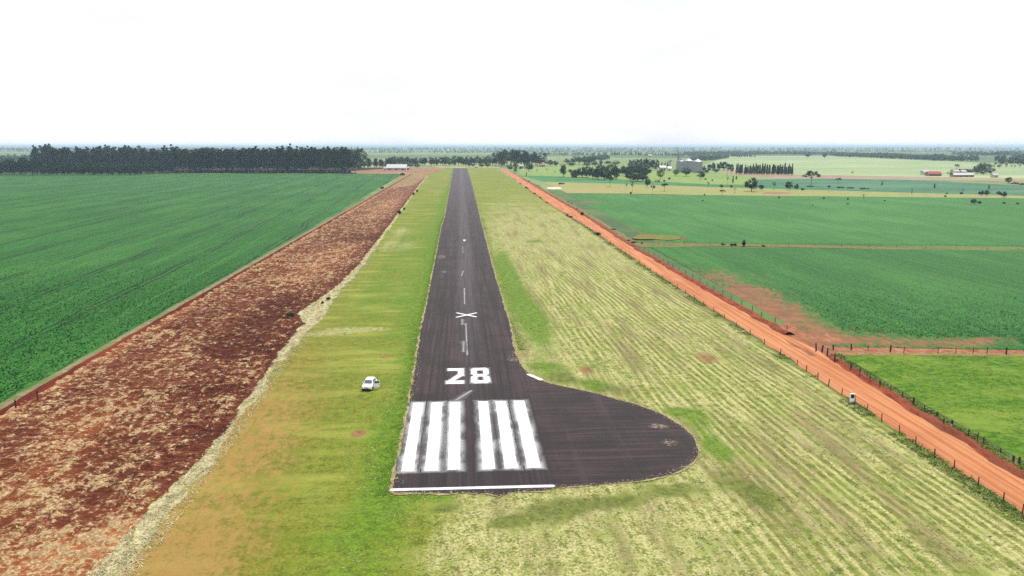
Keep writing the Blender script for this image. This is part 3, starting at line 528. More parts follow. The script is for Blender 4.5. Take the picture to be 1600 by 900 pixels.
def proto_tree(kind, H, Wd, seed):
    global rng
    keep = rng; rng = np.random.default_rng(seed); mb = MB(); cl = []; per = 46; ls = .5
    lean = rng.normal(size=2)*.02*H
    def tr(z): return Vector((lean[0]*(z/H)**2*3, lean[1]*(z/H)**2*3, z))
    if kind == 'euc':
        mb.tube([tr(H*t) for t in (-.01, .03, .3, .6, .92)], [.5, .38, .28, .18, .05], 6); z0 = rng.uniform(.22, .36)
        for i in range(17):
            t = z0+(1-z0)*(i+.5)/17; env = Wd*.5*math.sin(math.pi*min(1, (.18+.82*(t-z0)/(1-z0))**.8)*.93)**.7; a = rng.uniform(0, 6.28); q = rng.uniform(.25, .75)
            c = tr(H*t)+Vector((math.cos(a)*env*q, math.sin(a)*env*q, rng.normal()*.02*H)); r = env*rng.uniform(.38, .62)+.4
            cl.append((tuple(c), (r, r, r*rng.uniform(.8, 1.5)))); limb_tube(mb, tr(H*t-.05*H), c, .13, .03)
        per, ls = 44, .62
    elif kind in ('dense', 'low'):
        mb.tube([tr(H*t) for t in (-.02, .05, .25, .5)], [.6, .42, .35, .2], 7)
        for i in range(30):
            d = rng.normal(size=3); d /= np.linalg.norm(d); d[2] = d[2]*.85+.12 if d[2] < 0 else d[2]; rr = rng.uniform(.45, .86)
            c = np.array([d[0]*Wd*.5*rr, d[1]*Wd*.5*rr, H*(.53 if kind == 'dense' else .46)+d[2]*H*.46*rr]); r = Wd*rng.uniform(.13, .2)
            cl.append((tuple(c), (r, r, r*.8)))
            if i % 4 == 0: limb_tube(mb, tr(H*.25), c, .2, .04)
        per, ls = 60, .45
    elif kind == 'umbrella':
        mb.tube([tr(H*t) for t in (-.02, .05, .3, .55)], [.42, .3, .24, .16], 7)
        for i in range(20):
            a = rng.uniform(0, 6.28); q = math.sqrt(rng.uniform(.02, 1)); c = np.array([math.cos(a)*q*Wd*.43, math.sin(a)*q*Wd*.43, H*(.92-.24*q*q+rng.normal()*.04)]); r = Wd*rng.uniform(.08, .14)
            cl.append((tuple(c), (r, r, r*.5)))
            if i % 2 == 0: limb_tube(mb, tr(H*rng.uniform(.4, .55)), c, .13, .03)
        per, ls = 40, .42
    elif kind == 'sparse':
        mb.tube([tr(H*t) for t in (-.02, .05, .4, .8)], [.3, .2, .14, .05], 6)
        for i in range(12):
            a = rng.uniform(0, 6.28); q = rng.uniform(.2, 1); c = np.array([math.cos(a)*q*Wd*.42, math.sin(a)*q*Wd*.42, H*rng.uniform(.55, .98)]); r = Wd*rng.uniform(.1, .17)
            cl.append((tuple(c), (r, r, r*.7))); limb_tube(mb, tr(H*rng.uniform(.35, .7)), c, .08, .02)
        per, ls = 16, .34
    elif kind == 'cone':
        mb.tube([tr(H*t) for t in (-.02, .1, .5, .95)], [.3, .24, .15, .03], 6)
        for i in range(20):
            t = .14+.84*i/19; a = i*2.4; env = Wd*.5*(1-(t-.1)*.85)*rng.uniform(.8, 1.1); c = np.array([math.cos(a)*env*.45, math.sin(a)*env*.45, H*t]); r = env*.55+.25
            cl.append((tuple(c), (r, r, H*.06)))
            if i % 3 == 0: limb_tube(mb, tr(H*t-.03*H), c, .07, .02)
        per, ls = 40, .4
    elif kind == 'bush':
        for i in range(4):
            a = i*1.6; mb.tube([(0, 0, -.05*H), (math.cos(a)*Wd*.15, math.sin(a)*Wd*.15, H*.35), (math.cos(a)*Wd*.3, math.sin(a)*Wd*.3, H*.7)], [.1, .06, .02], 5)
        for i in range(13):
            a = rng.uniform(0, 6.28); q = math.sqrt(rng.uniform(0, 1)); c = np.array([math.cos(a)*q*Wd*.36, math.sin(a)*q*Wd*.36, H*(.25+.5*rng.uniform(.1, 1)*(1-q*.5))]); r = Wd*rng.uniform(.12, .2)
            cl.append((tuple(c), (r, r, H*.2)))
        per, ls = 44, .2
    P, ow = clump_points(cl, per); P[:, 2] = np.maximum(P[:, 2], .05*H if kind != 'bush' else .02*H)
    cm = quads_mesh('crown', leaf_quads(P, np.full(len(P), ls), ow, .25)); tm = mb.mesh('trunk', True); rng = keep
    return dict(crown=cm, trunk=tm, H=H, W=Wd)
KIND = dict(euc=(34, 9.5), dense=(14, 15), low=(14, 15), umbrella=(13, 16), sparse=(10, 7), cone=(15, 6), bush=(2.4, 3.4))
PROTO = {}
def proto(kind, mat, var):
    key = (kind, mat, var)
    if key not in PROTO:
        p = proto_tree(kind, *KIND[kind], 100+var*13+sum(map(ord, kind+mat)))
        p['crown'].materials.append(LEAF[mat]); p['trunk'].materials.append(PBARK if kind == 'euc' else BARK); PROTO[key] = p
    return PROTO[key]
NAMES = dict(low='broadleaf_tree', euc='eucalyptus_tree', dense='broadleaf_tree', umbrella='umbrella_tree', sparse='sparse_tree', cone='conifer_tree', bush='bush')
def plant(kind, mat, px, py, hpx, wpx, label, group=None, var=None, xyt=None, nv=3, z=.05):
    x, y, t = xyt or ray(px, py); p = proto(kind, mat, rng.integers(nv) if var is None else var)
    h, w = hpx*t, wpx*t; root = empty(NAMES[kind], (x, y, z), rng.uniform(0, 6.28)); root.scale = (w/p['W'], w/p['W'], h/p['H'])
    tag(root, label, 'bush' if kind == 'bush' else 'tree', group)
    link('stem' if kind == 'bush' else 'trunk', p['trunk'], None, root); link('foliage' if kind == 'bush' else 'crown', p['crown'], None, root); return root

# the eucalyptus wood behind the left field
g1 = 'tall eucalyptus trees behind the left crop field'
for r in range(3):
    for px in np.arange(272-r*2, 556-r*4, 6.3):
        q = px+rng.normal()*1.5; by = 270.5+.3*math.sin(px*.05)-r*.9; top = 234.5 + 1.6*math.sin(px*.021+1)+rng.normal()*1.1 + max(0, (px-530)*.12)
        if rng.random() < .08: continue
        plant('euc', 'euc', q, by, by-top+rng.normal()*2.2, rng.uniform(12, 18), 'tall dark eucalyptus with bare trunk in the wood edging the left field', g1, nv=5)
g2 = 'tall eucalyptus trees standing behind the low dark wood'
for r in range(2):
    for px in np.arange(57, 276, 7.0):
        q = px+rng.normal()*1.8; by = 266.5-r*1.0; top = 232.5+1.4*math.sin(px*.06)+rng.normal()*1.4-(2.5 if px < 90 else 0)
        plant('euc', 'euc', q, by, by-top+rng.normal()*2.2, rng.uniform(12, 17), 'tall eucalyptus rising behind the low dark trees at far left', g2, nv=5)
g3 = 'low dark trees at the far left field edge'
for r in range(2):
    for px in np.arange(-14, 268, 9.0):
        q = px+rng.normal()*2; by = (274.2 if q < 215 else 274.2-(q-215)*.085)-r*1.2; h = (19+rng.normal()*1.6)*(1 if q > 60 else 1.55)
        plant('low', 'dark', q, by, h, rng.uniform(13, 17), 'low dense dark tree in the front row at far left field edge', g3)
g4 = 'undergrowth bushes below the eucalyptus wood'
for px in np.arange(276, 552, 7.5):
    plant('bush', 'dark', px+rng.normal()*2, 270.6, rng.uniform(4, 8.5), rng.uniform(9, 14), 'dark undergrowth bush at the foot of the eucalyptus wood', g4)
plant('dense', 'dark', 538, 271.2, 9, 13, 'rounded dark tree at the right corner of the eucalyptus wood')
g5 = 'hazy trees running from the wood to the hangar'
for i, px in enumerate(np.arange(552, 606, 4.6)):
    for r in range(2): plant('euc', 'euc', px+rng.normal(), 265-r*1.2-i*.15, 17-i*.35+rng.normal(), rng.uniform(8, 10), 'shorter eucalyptus in the line between the wood and the hangar', g5, nv=5)
g6 = 'hazy trees beyond the far end of the runway'
for r in range(2):
    for px in np.arange(606, 776, 5.5):
        plant('dense' if rng.random() < .6 else 'euc', 'mid' if rng.random() < .5 else 'euc', px+rng.normal()*1.5, 259.5-r*1.6+rng.normal()*.3, rng.uniform(10, 14.5), rng.uniform(8, 11), 'hazy green tree in the belt across the end of the runway', g6)
for px, h, w in ((640, 8, 12), (652, 7, 11), (632, 11, 12), (618, 9, 10)): plant('dense', 'mid', px, 262.3, h, w, 'bushy green tree just behind the hangar', 'green trees behind the hangar')
for px, h in ((733, 8), (741, 6), (752, 6), (762, 7)): plant('dense', 'mid', px, 261.5, h, 10, 'small bushy tree right beside the runway end', 'small trees at the runway end')
g7 = 'pale tall trees in the clump where the clay road ends'
for px, h in ((774, 19), (780, 21), (786, 23), (792, 24), (798, 24.5), (803, 23), (808, 23), (814, 23), (819, 23), (825, 20), (831, 20), (838, 17), (843, 13)):
    for r in range(2): plant('euc', 'mid' if px < 812 else 'euc', px+rng.normal(), 260-r*1.6, h, rng.uniform(13, 18), 'tall hazy tree in the big clump by the end of the clay road', g7, nv=5)
rows_ = [  # kind, leaves, px, base row, height px, width px, label
 ('dense', 'dark', 784, 260.5, 12, 13, 'dark rounded tree at the left foot of the tall hazy clump'),
 ('dense', 'dark', 822, 260, 17, 15, 'deep green tree in the middle of the tall hazy clump'),
 ('dense', 'mid', 797, 267, 9, 10, 'small pale tree beside the far clay road, left of the narrow dark one'),
 ('euc', 'dark', 806.5, 271.5, 17, 10, 'narrow dark tree closest to the far end of the clay road'),
 ('dense', 'dark', 826, 267.5, 12, 17, 'broad dark tree right of the small white house'),
 ('dense', 'mid', 814, 266, 6, 7, 'little green tree in front of the small white house'),
 ('cone', 'dark', 822.5, 275, 6, 3.2, 'tiny dark conical tree on the field line below the white house'),
 ('euc', 'euc', 851, 259.5, 20, 11, 'lone tall hazy tree right of the big clump'),
 ('dense', 'euc', 860, 259.5, 10, 12, 'hazy rounded tree at the right foot of the lone tall tree'),
 ('dense', 'euc', 868, 260, 9, 9, 'last hazy tree before the open lime pasture'),
 ('sparse', 'grey', 839, 270, 5, 4, 'thin bare sapling in the lime pasture, nearest the road'),
 ('sparse', 'grey', 854, 269, 6, 4, 'thin bare sapling in the middle of the lime pasture'),
 ('sparse', 'grey', 867, 272, 5, 3, 'thin bare sapling just left of the big dark columnar tree'),
 ('dense', 'dark', 880.5, 276.5, 20, 15, 'tall dark columnar tree standing alone left of the hut'),
 ('dense', 'mid', 891, 272, 8, 8, 'light green bush-like tree between columnar tree and hut'),
 ('umbrella', 'dark', 953, 292.5, 17, 17, 'spreading dark tree with a thin trunk before the grove'),
 ('dense', 'dark', 1011.5, 293, 17, 10.5, 'dark upright tree with short trunk at the grove right end'),
 ('sparse', 'grey', 978.5, 296, 10, 6, 'bare grey sapling in the yellow pasture below the grove'),
 ('sparse', 'grey', 988, 300, 18, 8, 'taller thin grey tree next to the stump in the yellow pasture'),
 ('umbrella', 'grey', 1019.5, 303, 14, 9, 'small grey umbrella tree right of the dark upright tree'),
 ('umbrella', 'dark', 1038, 299, 12.5, 15, 'flat topped spreading tree on the edge of the yellow pasture'),
 ('dense', 'pale', 1032, 280, 16, 14, 'pale yellow green tree in front of the farm sheds'),
 ('dense', 'pale', 1056, 275, 11, 12, 'pale leafy tree before the left silo'),
 ('dense', 'mid', 1072, 276, 14, 17, 'rounded green tree hiding the foot of the middle silo'),
 ('dense', 'dark', 1095, 280, 13, 13, 'dark bushy tree at the foot of the right silo'),
 ('umbrella', 'dark', 1128.5, 306, 9.5, 10, 'small flat topped tree in the yellow pasture, trunk bare'),
 ('sparse', 'mid', 1106.5, 294, 10, 6, 'light sapling on the far edge of the yellow pasture'),
 ('dense', 'dark', 1127, 294, 6, 6.5, 'small round dark tree left of a similar smaller one'),
 ('dense', 'dark', 1143, 294, 5, 6, 'small round dark tree beside the bare pole'),
 ('sparse', 'grey', 1137, 287, 11, 5, 'thin pale tree left of the pair of narrow dark ones'),
 ('cone', 'dark', 1145, 287, 12, 4.2, 'narrow dark tree, taller of a pair before the conifer row'),
 ('cone', 'dark', 1150.5, 281, 6, 4.5, 'narrow dark tree, shorter of a pair before the conifer row'),
 ('dense', 'dark', 1174, 299.5, 22, 25, 'big dark spreading tree on the yellow pasture beside red soil'),
 ('dense', 'dark', 1189.5, 297, 8.5, 10, 'small dark tree touching the right side of the big one'),
 ('sparse', 'grey', 1209, 296.5, 13, 9, 'thin grey see-through tree right of the big dark tree'),
 ('dense', 'dark', 1233, 297, 14, 13, 'dark rounded tree, larger of two side by side'),
 ('dense', 'dark', 1244.5, 297, 10, 8, 'dark rounded tree, smaller of two side by side'),
 ('umbrella', 'dark', 1267, 291, 24, 27, 'large umbrella shaped tree on the blue green crop'),
 ('umbrella', 'dark', 1310, 286, 8, 11, 'small leaning umbrella tree right of the large one'),
 ('umbrella', 'dark', 1295, 300, 10, 7, 'thin small umbrella tree on the yellow pasture edge'),
 ('cone', 'dark', 1378, 290, 7, 4, 'lone narrow dark tree in the blue green crop, leftmost'),
 ('cone', 'dark', 1460, 294, 7, 4.5, 'lone narrow dark tree in the crop below the red roofs'),
 ('cone', 'dark', 1545, 295.5, 6, 4.5, 'lone narrow dark tree above the round dark bushes'),
 ('dense', 'dark', 1533, 306, 8.5, 10, 'round dark tree on the pasture edge, left one of a touching pair'),
 ('dense', 'dark', 1541.5, 306, 9, 10, 'round dark tree on the pasture edge, right one of a touching pair'),
 ('dense', 'dark', 1560, 305, 6.5, 9, 'low dark tree left of the one with a spreading base'),
 ('dense', 'dark', 1568, 309, 10, 11, 'dark tree with a wide low base at the pasture right end'),
 ('dense', 'dark', 1521.5, 319, 8.5, 11, 'dark rounded tree on the lower edge of the yellow pasture'),
 ('dense', 'dark', 1530, 319, 5, 7, 'low dark tree attached right of the rounded one'),
 ('dense', 'dark', 1575.5, 287, 10.5, 11, 'dark round tree by the hedge at the far right'),
 ('umbrella', 'grey', 1483, 278, 9, 11, 'grey green tree between the red roofs and the white roofs'),
 ('umbrella', 'grey', 1494, 268, 12, 9, 'thin hazy umbrella tree above the white roofed farm'),
 ('umbrella', 'grey', 1332, 274, 6, 5, 'tiny hazy tree in the middle of the pale field'),
 ('dense', 'euc', 1262, 247.5, 9, 10, 'distant hazy tree on the far edge of the pale field, left one'),
 ('dense', 'euc', 1288, 247.5, 9, 8, 'distant hazy tree on the far edge of the pale field, right one'),
]
for k_, m_, px, py, h, w, lb in rows_: plant(k_, m_, px, py, h, w, lb)
gg = 'dark trees of the grove left of the silos'
for px, py, h, w in ((901, 277.5, 13, 15), (910, 277, 17, 14), (917, 277.5, 18, 15), (926, 279, 18, 13), (934, 280.5, 19, 15), (945, 281.5, 19, 15), (955, 279, 23, 19), (963, 280, 19, 13), (938, 276, 20, 14)):
    plant('low', 'dark', px, py, h*1.06, w*1.3, 'dense dark tree crowded into the left half of the grove', gg)
gg = 'dark trees of the grove right half'
for px, py, h, w in ((973, 274, 16, 12), (980, 276, 18, 18), (990, 273, 16, 18), (1000, 274, 16, 18), (1008, 277, 19, 15), (985, 281.5, 13, 14), (996, 283.5, 15, 22), (1004, 283, 13, 16)):
    plant('low', 'dark', px, py, h*1.06, w*1.3, 'dense dark tree crowded into the right half of the grove', gg)
for px in np.arange(984, 1027, 3.):
    for r in range(1): plant('euc', 'euc', px, 266-r*1.5, 17+rng.normal()-abs(px-1002)*.05, 8, 'hazy plantation tree showing above the right half of the grove', 'plantation trees behind the grove', nv=5)
for px, py, h, w in ((886, 256, 8, 12), (897, 257, 13, 13), (905, 258, 14, 13), (913, 257, 14, 12), (921, 258, 15, 12), (927, 256, 12, 10), (939, 259, 10, 6), (893, 260, 7, 13), (916, 261, 7, 14), (930, 260, 8, 14), (950, 258, 7, 12), (962, 259, 8, 14)):
    plant('dense', 'mid', px, py, h, w, 'hazy light green tree beyond the left half of the grove', 'hazy trees beyond the grove')
for px in (1029, 1034, 1039, 1043): plant('cone', 'dark', px, 262, 9+rng.normal(), 4.5, 'narrow hazy tree behind the white farm sheds', 'narrow trees behind the farm sheds')
for i, px in enumerate(np.arange(1151, 1240, 3.9)):
    for r in range(2): plant('cone', 'dark' if rng.random() < .5 else 'euc', px+r*1.6+rng.normal()*.5, 272.6+(px-1150)*.015-r*1.4, 14+rng.normal()*1.5, rng.uniform(4.6, 6.4), 'dark conifer in the straight plantation row right of the silos', 'conifers in the plantation row')
for px, py, h, w in ((1100, 268, 9, 9), (1108, 269, 13, 9), (1114, 267, 13, 9), (1124, 267, 14, 11), (1131, 267, 15, 12), (1138, 268, 13, 9), (1143, 271, 15, 7), (1118, 270, 7, 12), (1104, 271, 6, 12)):
    plant('dense', 'dark', px, py, h, w, 'mixed dark tree between the silos and the conifer row', 'trees between the silos and the conifers')
for px, py, h, w in ((1526, 272, 14, 12), (1533, 271, 18, 13), (1541, 271, 17, 12), (1548, 272, 10, 12), (1537, 273, 9, 14)):
    plant('dense', 'grey', px, py, h, w, 'hazy tree in the clump behind the white roofed farm', 'trees behind the white roofed farm')
for px in np.arange(1489, 1530, 5): plant('dense', 'grey', px, 270.5, 7-abs(px-1508)*.06, 10, 'low hazy tree in the belt directly behind the farm roofs', 'low trees behind the farm roofs')
bl_ = [(597, 295.5, 5, 7, 'dark bush on the field corner where crop meets ploughed strip', 'dark'), (629, 274.5, 5, 9, 'dark bush at the far right corner of the left field', 'dark'), (624.5, 335, 8, 7.5, 'larger dark bush on the pale strip by the ploughed field', 'dark'), (631.5, 328.5, 5, 4.5, 'small dark bush just beyond the larger one on the pale strip', 'dark'), (652, 300.5, 5, 5, 'far dark bush on the pale strip, upper of two', 'dark'), (646.5, 305, 5, 5, 'far dark bush on the pale strip, lower of two', 'dark'),
 (453, 496, 10, 15, 'bright green bush on the pale patch beside the ploughed soil', 'mid'), (513, 469, 6, 9, 'dark green bush on the straw strip, upper of two', 'dark'), (504, 475, 5, 6, 'dark green bush on the straw strip, lower of two', 'dark'),
 (1162.5, 385.5, 12, 10, 'tallest bush on the line between the two right fields', 'dark'), (1143, 384.5, 5, 7, 'low bush just left of the tallest one on the field line', 'dark'), (1149, 384.5, 4.5, 6, 'low bush touching the foot of the tallest one', 'dark'), (1130, 383.5, 4, 7, 'leftmost low bush on the line between the right fields', 'dark'), (1193, 385.5, 3, 7, 'flat low bush right of the tallest one on the field line', 'dark'), (1003, 381.5, 4, 4, 'small bush near the fence corner by the clay road', 'dark'),
 (909.5, 337, 7, 7, 'dark bush on the right verge of the far clay road', 'dark'), (985.5, 304, 5.5, 4, 'dark leaning stump bush in the yellow pasture', 'dark'), (1025, 284, 3, 4, 'leftmost of three tiny bushes below the pale tree', 'dark'), (1029.5, 284.5, 3.5, 4.5, 'middle one of three tiny bushes below the pale tree', 'dark'), (1038, 284, 4, 4, 'rightmost of three tiny bushes below the pale tree', 'dark'), (1046, 281, 5, 5, 'light bush in the lime pasture left of the round tree', 'mid'), (1102.5, 281, 3, 5, 'low bush just right of the dark tree by the silo', 'dark'), (1113, 283, 3, 4, 'second low bush right of the dark tree by the silo', 'mid'),
 (1101, 306, 3.5, 4, 'tiny dark bush on the yellow pasture left of the flat topped tree', 'dark'), (1254, 297.5, 4, 8, 'low bush right of the two side by side trees', 'dark'), (1217, 310, 3.5, 5, 'small bush at the lower pasture edge below the big dark tree', 'mid'), (1287, 311.5, 3.5, 4, 'tiny bush at the lower pasture edge below the thin umbrella tree', 'dark'), (1324.5, 313, 4.5, 5, 'upper of two tiny bushes one above the other', 'dark'), (1324.5, 320, 3, 5, 'lower of two tiny bushes one above the other', 'dark'), (1269.5, 322, 2.5, 4, 'lone tiny bush inside the large right field', 'dark'), (1382.5, 315, 3, 4, 'tiny bush on the lower pasture edge in mid distance', 'dark'), (1476.5, 308, 3.5, 6, 'low bush inside the yellow pasture left of the round trees', 'dark'), (1479.5, 303.5, 3, 4, 'tiny bush on the upper pasture edge', 'dark'), (1501.5, 304, 4.5, 5, 'small bush on the upper pasture edge beside a pole', 'dark'), (1569, 319, 4, 6, 'low green bush on the lower pasture edge, left of two', 'mid'), (1590, 320, 4, 6, 'low green bush on the lower pasture edge, right of two', 'mid'), (1098, 315, 3, 4, 'tiny pale bush inside the large field near its top edge', 'mid'),
 (1266, 292, 2.5, 12, 'low dark bush around the trunk of the large umbrella tree', 'dark'), (1313, 294, 3, 14, 'long low hedge bush in the crop, left end', 'dark'), (1328, 294.5, 2.5, 14, 'long low hedge bush in the crop, middle', 'dark'), (1350, 295.5, 2.5, 16, 'long low hedge bush in the crop, right end', 'dark'), (1586, 288, 3.5, 14, 'low hedge right of the dark round tree', 'dark'), (1598, 289, 3, 14, 'low hedge continuing to the picture edge', 'dark'), (877, 288, 3, 12, 'low dark scrub near the far road bank', 'dark')]
for px, py, h, w, lb, mt_ in bl_: plant('bush', mt_, px, py, h, w, lb, nv=3)
for k_ in range(34):                                  # scrub on both road verges
    y = rng.uniform(300, 900); sx = -1 if k_ % 2 else 1
    x = float(roLx(y))-.7 if sx < 0 else float(xr(y))+rng.uniform(1.5, 4); t = y/1200
    plant('bush', 'dark', 0, 0, rng.uniform(.7, 1.6)/t, rng.uniform(1.2, 3)/t, 'low dark scrub bush on the verge of the far clay road', 'scrub bushes along the far clay road', xyt=(x, y, t))

# ------------------------------------------------------------------ far woods: masses nobody could count
WOOD = mat_leaf('haze_paled_foliage', C(86, 112, 90), C(122, 146, 112), .05, .1)  # leaf colour lightened to stand in for distance haze
def woods(line, h0, h1, n, rows, gap, name='far_woods', den=26):
    pts = GP(line); d = np.array([0]+[math.dist(a, b) for a, b in zip(pts[:-1], pts[1:])]).cumsum(); P = []; SZ = []
    for r in range(rows):
        for k in range(n):
            s = rng.uniform(0, d[-1]); x = np.interp(s, d, [p[0] for p in pts])+rng.normal()*3; y = np.interp(s, d, [p[1] for p in pts])+r*gap+rng.normal()*gap*.3
            h = rng.uniform(h0, h1)*(.85+.3*vnoise(x/60, y/60, 5)); w = h*.3; q = rng.normal(size=(den, 3)); q /= np.linalg.norm(q, axis=1)[:, None]; q *= rng.uniform(.4, 1, den)[:, None]
            P.append(np.stack([x+q[:, 0]*w, y+q[:, 1]*w, np.maximum(.5, h*.55+q[:, 2]*h*.45)], 1)); SZ.append(np.full(den, h*.13))
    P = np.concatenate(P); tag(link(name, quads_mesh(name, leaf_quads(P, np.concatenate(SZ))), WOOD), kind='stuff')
woods([(1088, 252), (1110, 250.5), (1138, 247)], 11, 14, 120, 3, 18)
woods([(1322, 245), (1380, 247), (1440, 249.5), (1525, 253)], 12, 17, 220, 4, 40)
woods([(1556, 258), (1610, 258)], 12, 24, 26, 1, 18); woods([(1530, 262), (1600, 262)], 5, 9, 14, 1, 18)
woods([(1080, 243), (1200, 242), (1330, 242.5)], 12, 17, 220, 3, 90)
woods([(1180, 246), (1110, 245), (1020, 244), (900, 243), (770, 243)], 9, 16, 160, 2, 60)
woods([(950, 249.5), (935, 250), (925, 250)], 10, 14, 60, 3, 20)
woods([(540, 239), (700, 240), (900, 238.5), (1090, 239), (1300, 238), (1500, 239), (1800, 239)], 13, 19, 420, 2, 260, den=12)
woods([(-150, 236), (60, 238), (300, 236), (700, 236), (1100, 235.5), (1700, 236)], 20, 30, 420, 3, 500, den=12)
woods([(1500, 243), (1560, 244), (1680, 245)], 14, 20, 120, 2, 60)
woods([(275, 267), (556, 266.5)], 26, 34, 60, 4, 14, 'eucalyptus_wood', 40); woods([(57, 264), (276, 264)], 24, 34, 50, 3, 14, 'eucalyptus_wood', 40)
woods([(-60, 252), (20, 251), (60, 250)], 12, 18, 60, 2, 40)

# ------------------------------------------------------------------ buildings
WHITE = plain('white_wall', C(214, 212, 206), .8); ROOFG = plain('zinc_roof', C(206, 204, 204), .5, .3, .2); ROOFR = plain('red_tile_roof', C(190, 96, 82), .9); DARK = plain('dark_opening', (.02, .02, .022), .7); STEEL = plain('galvanised_steel', C(168, 174, 182), .45, .4, .3); BRICK = plain('clay_wall', C(186, 140, 112), .9)
def house(name, px, py, wpx, depth, wall_h, roof_h, roofmat, wallmat, label, rz=0, cat='building', doors=2):
    x, y, t = ray(px, py); w = wpx*t; b = empty(name, (x, y, 0), rz-YAW*.5); tag(b, label, cat)
    m = MB().box(-w/2, w/2, 0, depth, 0, wall_h)
    for sx in (-w/2, w/2): m.quad((sx, 0, wall_h), (sx, depth, wall_h), (sx, depth/2, wall_h+roof_h))
    m.build('wall', wallmat, b)
    o = .5; rm = MB()
    for s_, y0 in ((1, -o), (-1, depth+o)):
        ym = depth/2; z0 = wall_h-.1; z1 = wall_h+roof_h+.12
        rm.quad((-w/2-o, y0, z0), (w/2+o, y0, z0), (w/2+o, ym, z1), (-w/2-o, ym, z1)); rm.quad((-w/2-o, y0, z0+.2), (w/2+o, y0, z0+.2), (w/2+o, ym, z1+.2), (-w/2-o, ym, z1+.2)); rm.quad((-w/2-o, y0, z0), (w/2+o, y0, z0), (w/2+o, y0, z0+.2), (-w/2-o, y0, z0+.2))
    rm.build('roof', roofmat, b)
    for k in range(doors):
        cx = -w/2+w*(k+.5)/doors; d = MB().box(cx-min(2, w*.12), cx+min(2, w*.12), -.06, -.02, 0, wall_h*.62).build('door', DARK, b)
        if w > 12: MB().box(cx+w*.2/doors+1, cx+w*.2/doors+2.4, -.06, -.02, wall_h*.4, wall_h*.72).build('window', DARK, b)
    return b
house('hangar', 619, 266, 31, 26, 3.6, 5.2, ROOFG, WHITE, 'long white hangar with pale metal roof beyond the left field', doors=3)
house('shed', 601.5, 266, 4, 5, 3, 1.2, WHITE, WHITE, 'small white shed just left of the hangar', doors=1)
house('shed', 637, 265.5, 4, 8, 3.4, 1.6, ROOFG, BRICK, 'small low shed at the right end of the hangar', doors=1)
house('house', 814.5, 262.5, 7, 6, 3.4, 2.2, WHITE, WHITE, 'small white house under the tall hazy clump', doors=1)
house('house', 847, 260.5, 8, 7, 3, 2, BRICK, BRICK, 'low brown house right of the tall hazy clump', doors=1)
house('hut', 897, 277.5, 8, 5, 3, 3, plain('straw_roof', C(196, 160, 128), .9), BRICK, 'small hut with pinkish roof left of the dark grove', doors=1)
house('shed', 1024, 264, 6, 9, 5, 2, WHITE, WHITE, 'white farm shed left of the silos, leftmost', doors=1); house('shed', 1036, 266.5, 9, 9, 5, 2, ROOFG, WHITE, 'long white farm shed between the pale tree and the silos', doors=2)
house('shed', 1046.5, 267, 5, 8, 4, 2, ROOFG, WHITE, 'small grey farm shed under the dryer tower', doors=1)
house('house', 1016, 245.6, 5, 14, 6, 3, WHITE, WHITE, 'lone white roof far beyond the grove', doors=1); house('house', 700, 239.5, 3.2, 30, 14, 6, WHITE, WHITE, 'lone white building far beyond the runway end', doors=1)
house('barn', 1447.5, 273, 9, 8, 3.4, 2.2, WHITE, WHITE, 'white roofed barn at the left end of the red roofs', doors=1); house('barn', 1461, 275, 20, 9, 2.6, 2.8, ROOFR, BRICK, 'long barn with red tiled roof on the bare field', doors=3)
house('barn', 1495, 272.5, 8, 8, 4, 2, WHITE, WHITE, 'white roofed barn before the hazy clump, left one', doors=1); house('barn', 1506.5, 272.5, 7, 8, 3.6, 2, WHITE, WHITE, 'white roofed barn before the hazy clump, right one', doors=1)
house('barn', 1506, 276.5, 32, 8, 2.4, 2.2, ROOFG, BRICK, 'long low grey roofed barn in front of the white roofs', doors=4); house('shed', 1556, 277.5, 8, 6, 3, 1.6, WHITE, WHITE, 'small white roofed shed standing alone at right', doors=1)
house('shed', 744, 262.3, 5, 5, 2.6, 1.2, WHITE, WHITE, 'small white shed at the right of the runway end', doors=1)
def silo(px, py, wpx, label):
    x, y, t = ray(px, py); r = wpx*t/2; b = empty('grain_silo', (x, y, 0)); tag(b, label, 'silo', 'steel grain silos')
    prof = []
    for k in range(35): z = 16.2*k/34; prof.append((r*(1+.006*(k % 2)), z))
    MB().lathe(prof, 48).build('body', STEEL, b)
    for k in range(12):
        a = k*math.pi/6; MB().box(-.12, .12, -.12, .12, 0, 16.2).build('rib', STEEL, b, loc=(math.cos(a)*(r+.1), math.sin(a)*(r+.1), 0))
    rf = MB().lathe([(r+.25, 16.1), (r*.5, 18.0), (.8, 19.6), (.8, 20.3), (.01, 20.5)], 48).build('roof', ROOFG, b)
    MB().lathe([(.5, 0), (.5, .8), (.01, .9)], 12).build('hatch', STEEL, rf, loc=(0, -r*.55, 17.7))
silo(1063, 269, 13.5, 'left grain silo, darker steel next to the elevator tower'); silo(1075.5, 268, 13.5, 'middle grain silo partly hidden by a round tree'); silo(1089.5, 270, 14.5, 'right grain silo with the brightest conical roof')
def lattice(name, px, py, w, h, label, cat, cap):
    x, y, t = ray(px, py); b = empty(name, (x, y, 0)); tag(b, label, cat); m = MB()
    for sx in (-1, 1):
        for sy in (-1, 1): m.tube([(sx*w, sy*w, 0), (sx*w, sy*w, h)], [.12, .12], 5)
    n = int(h/3)
    for k in range(n):
        z0, z1 = h*k/n, h*(k+1)/n
        for p, q in (((-w, -w), (w, -w)), ((w, -w), (w, w)), ((w, w), (-w, w)), ((-w, w), (-w, -w))): m.tube([(*p, z0), (*q, z1)], [.07, .07], 4); m.tube([(*p, z1), (*q, z1)], [.07, .07], 4)
    m.build('frame', STEEL, b); MB().box(-.7, .7, -.5, .5, 0, h+1.5).build('elevator_leg', STEEL, b); MB().box(-w*1.1, w*1.1, -w, w, h, h+cap, .8).build('head', STEEL, b); return b
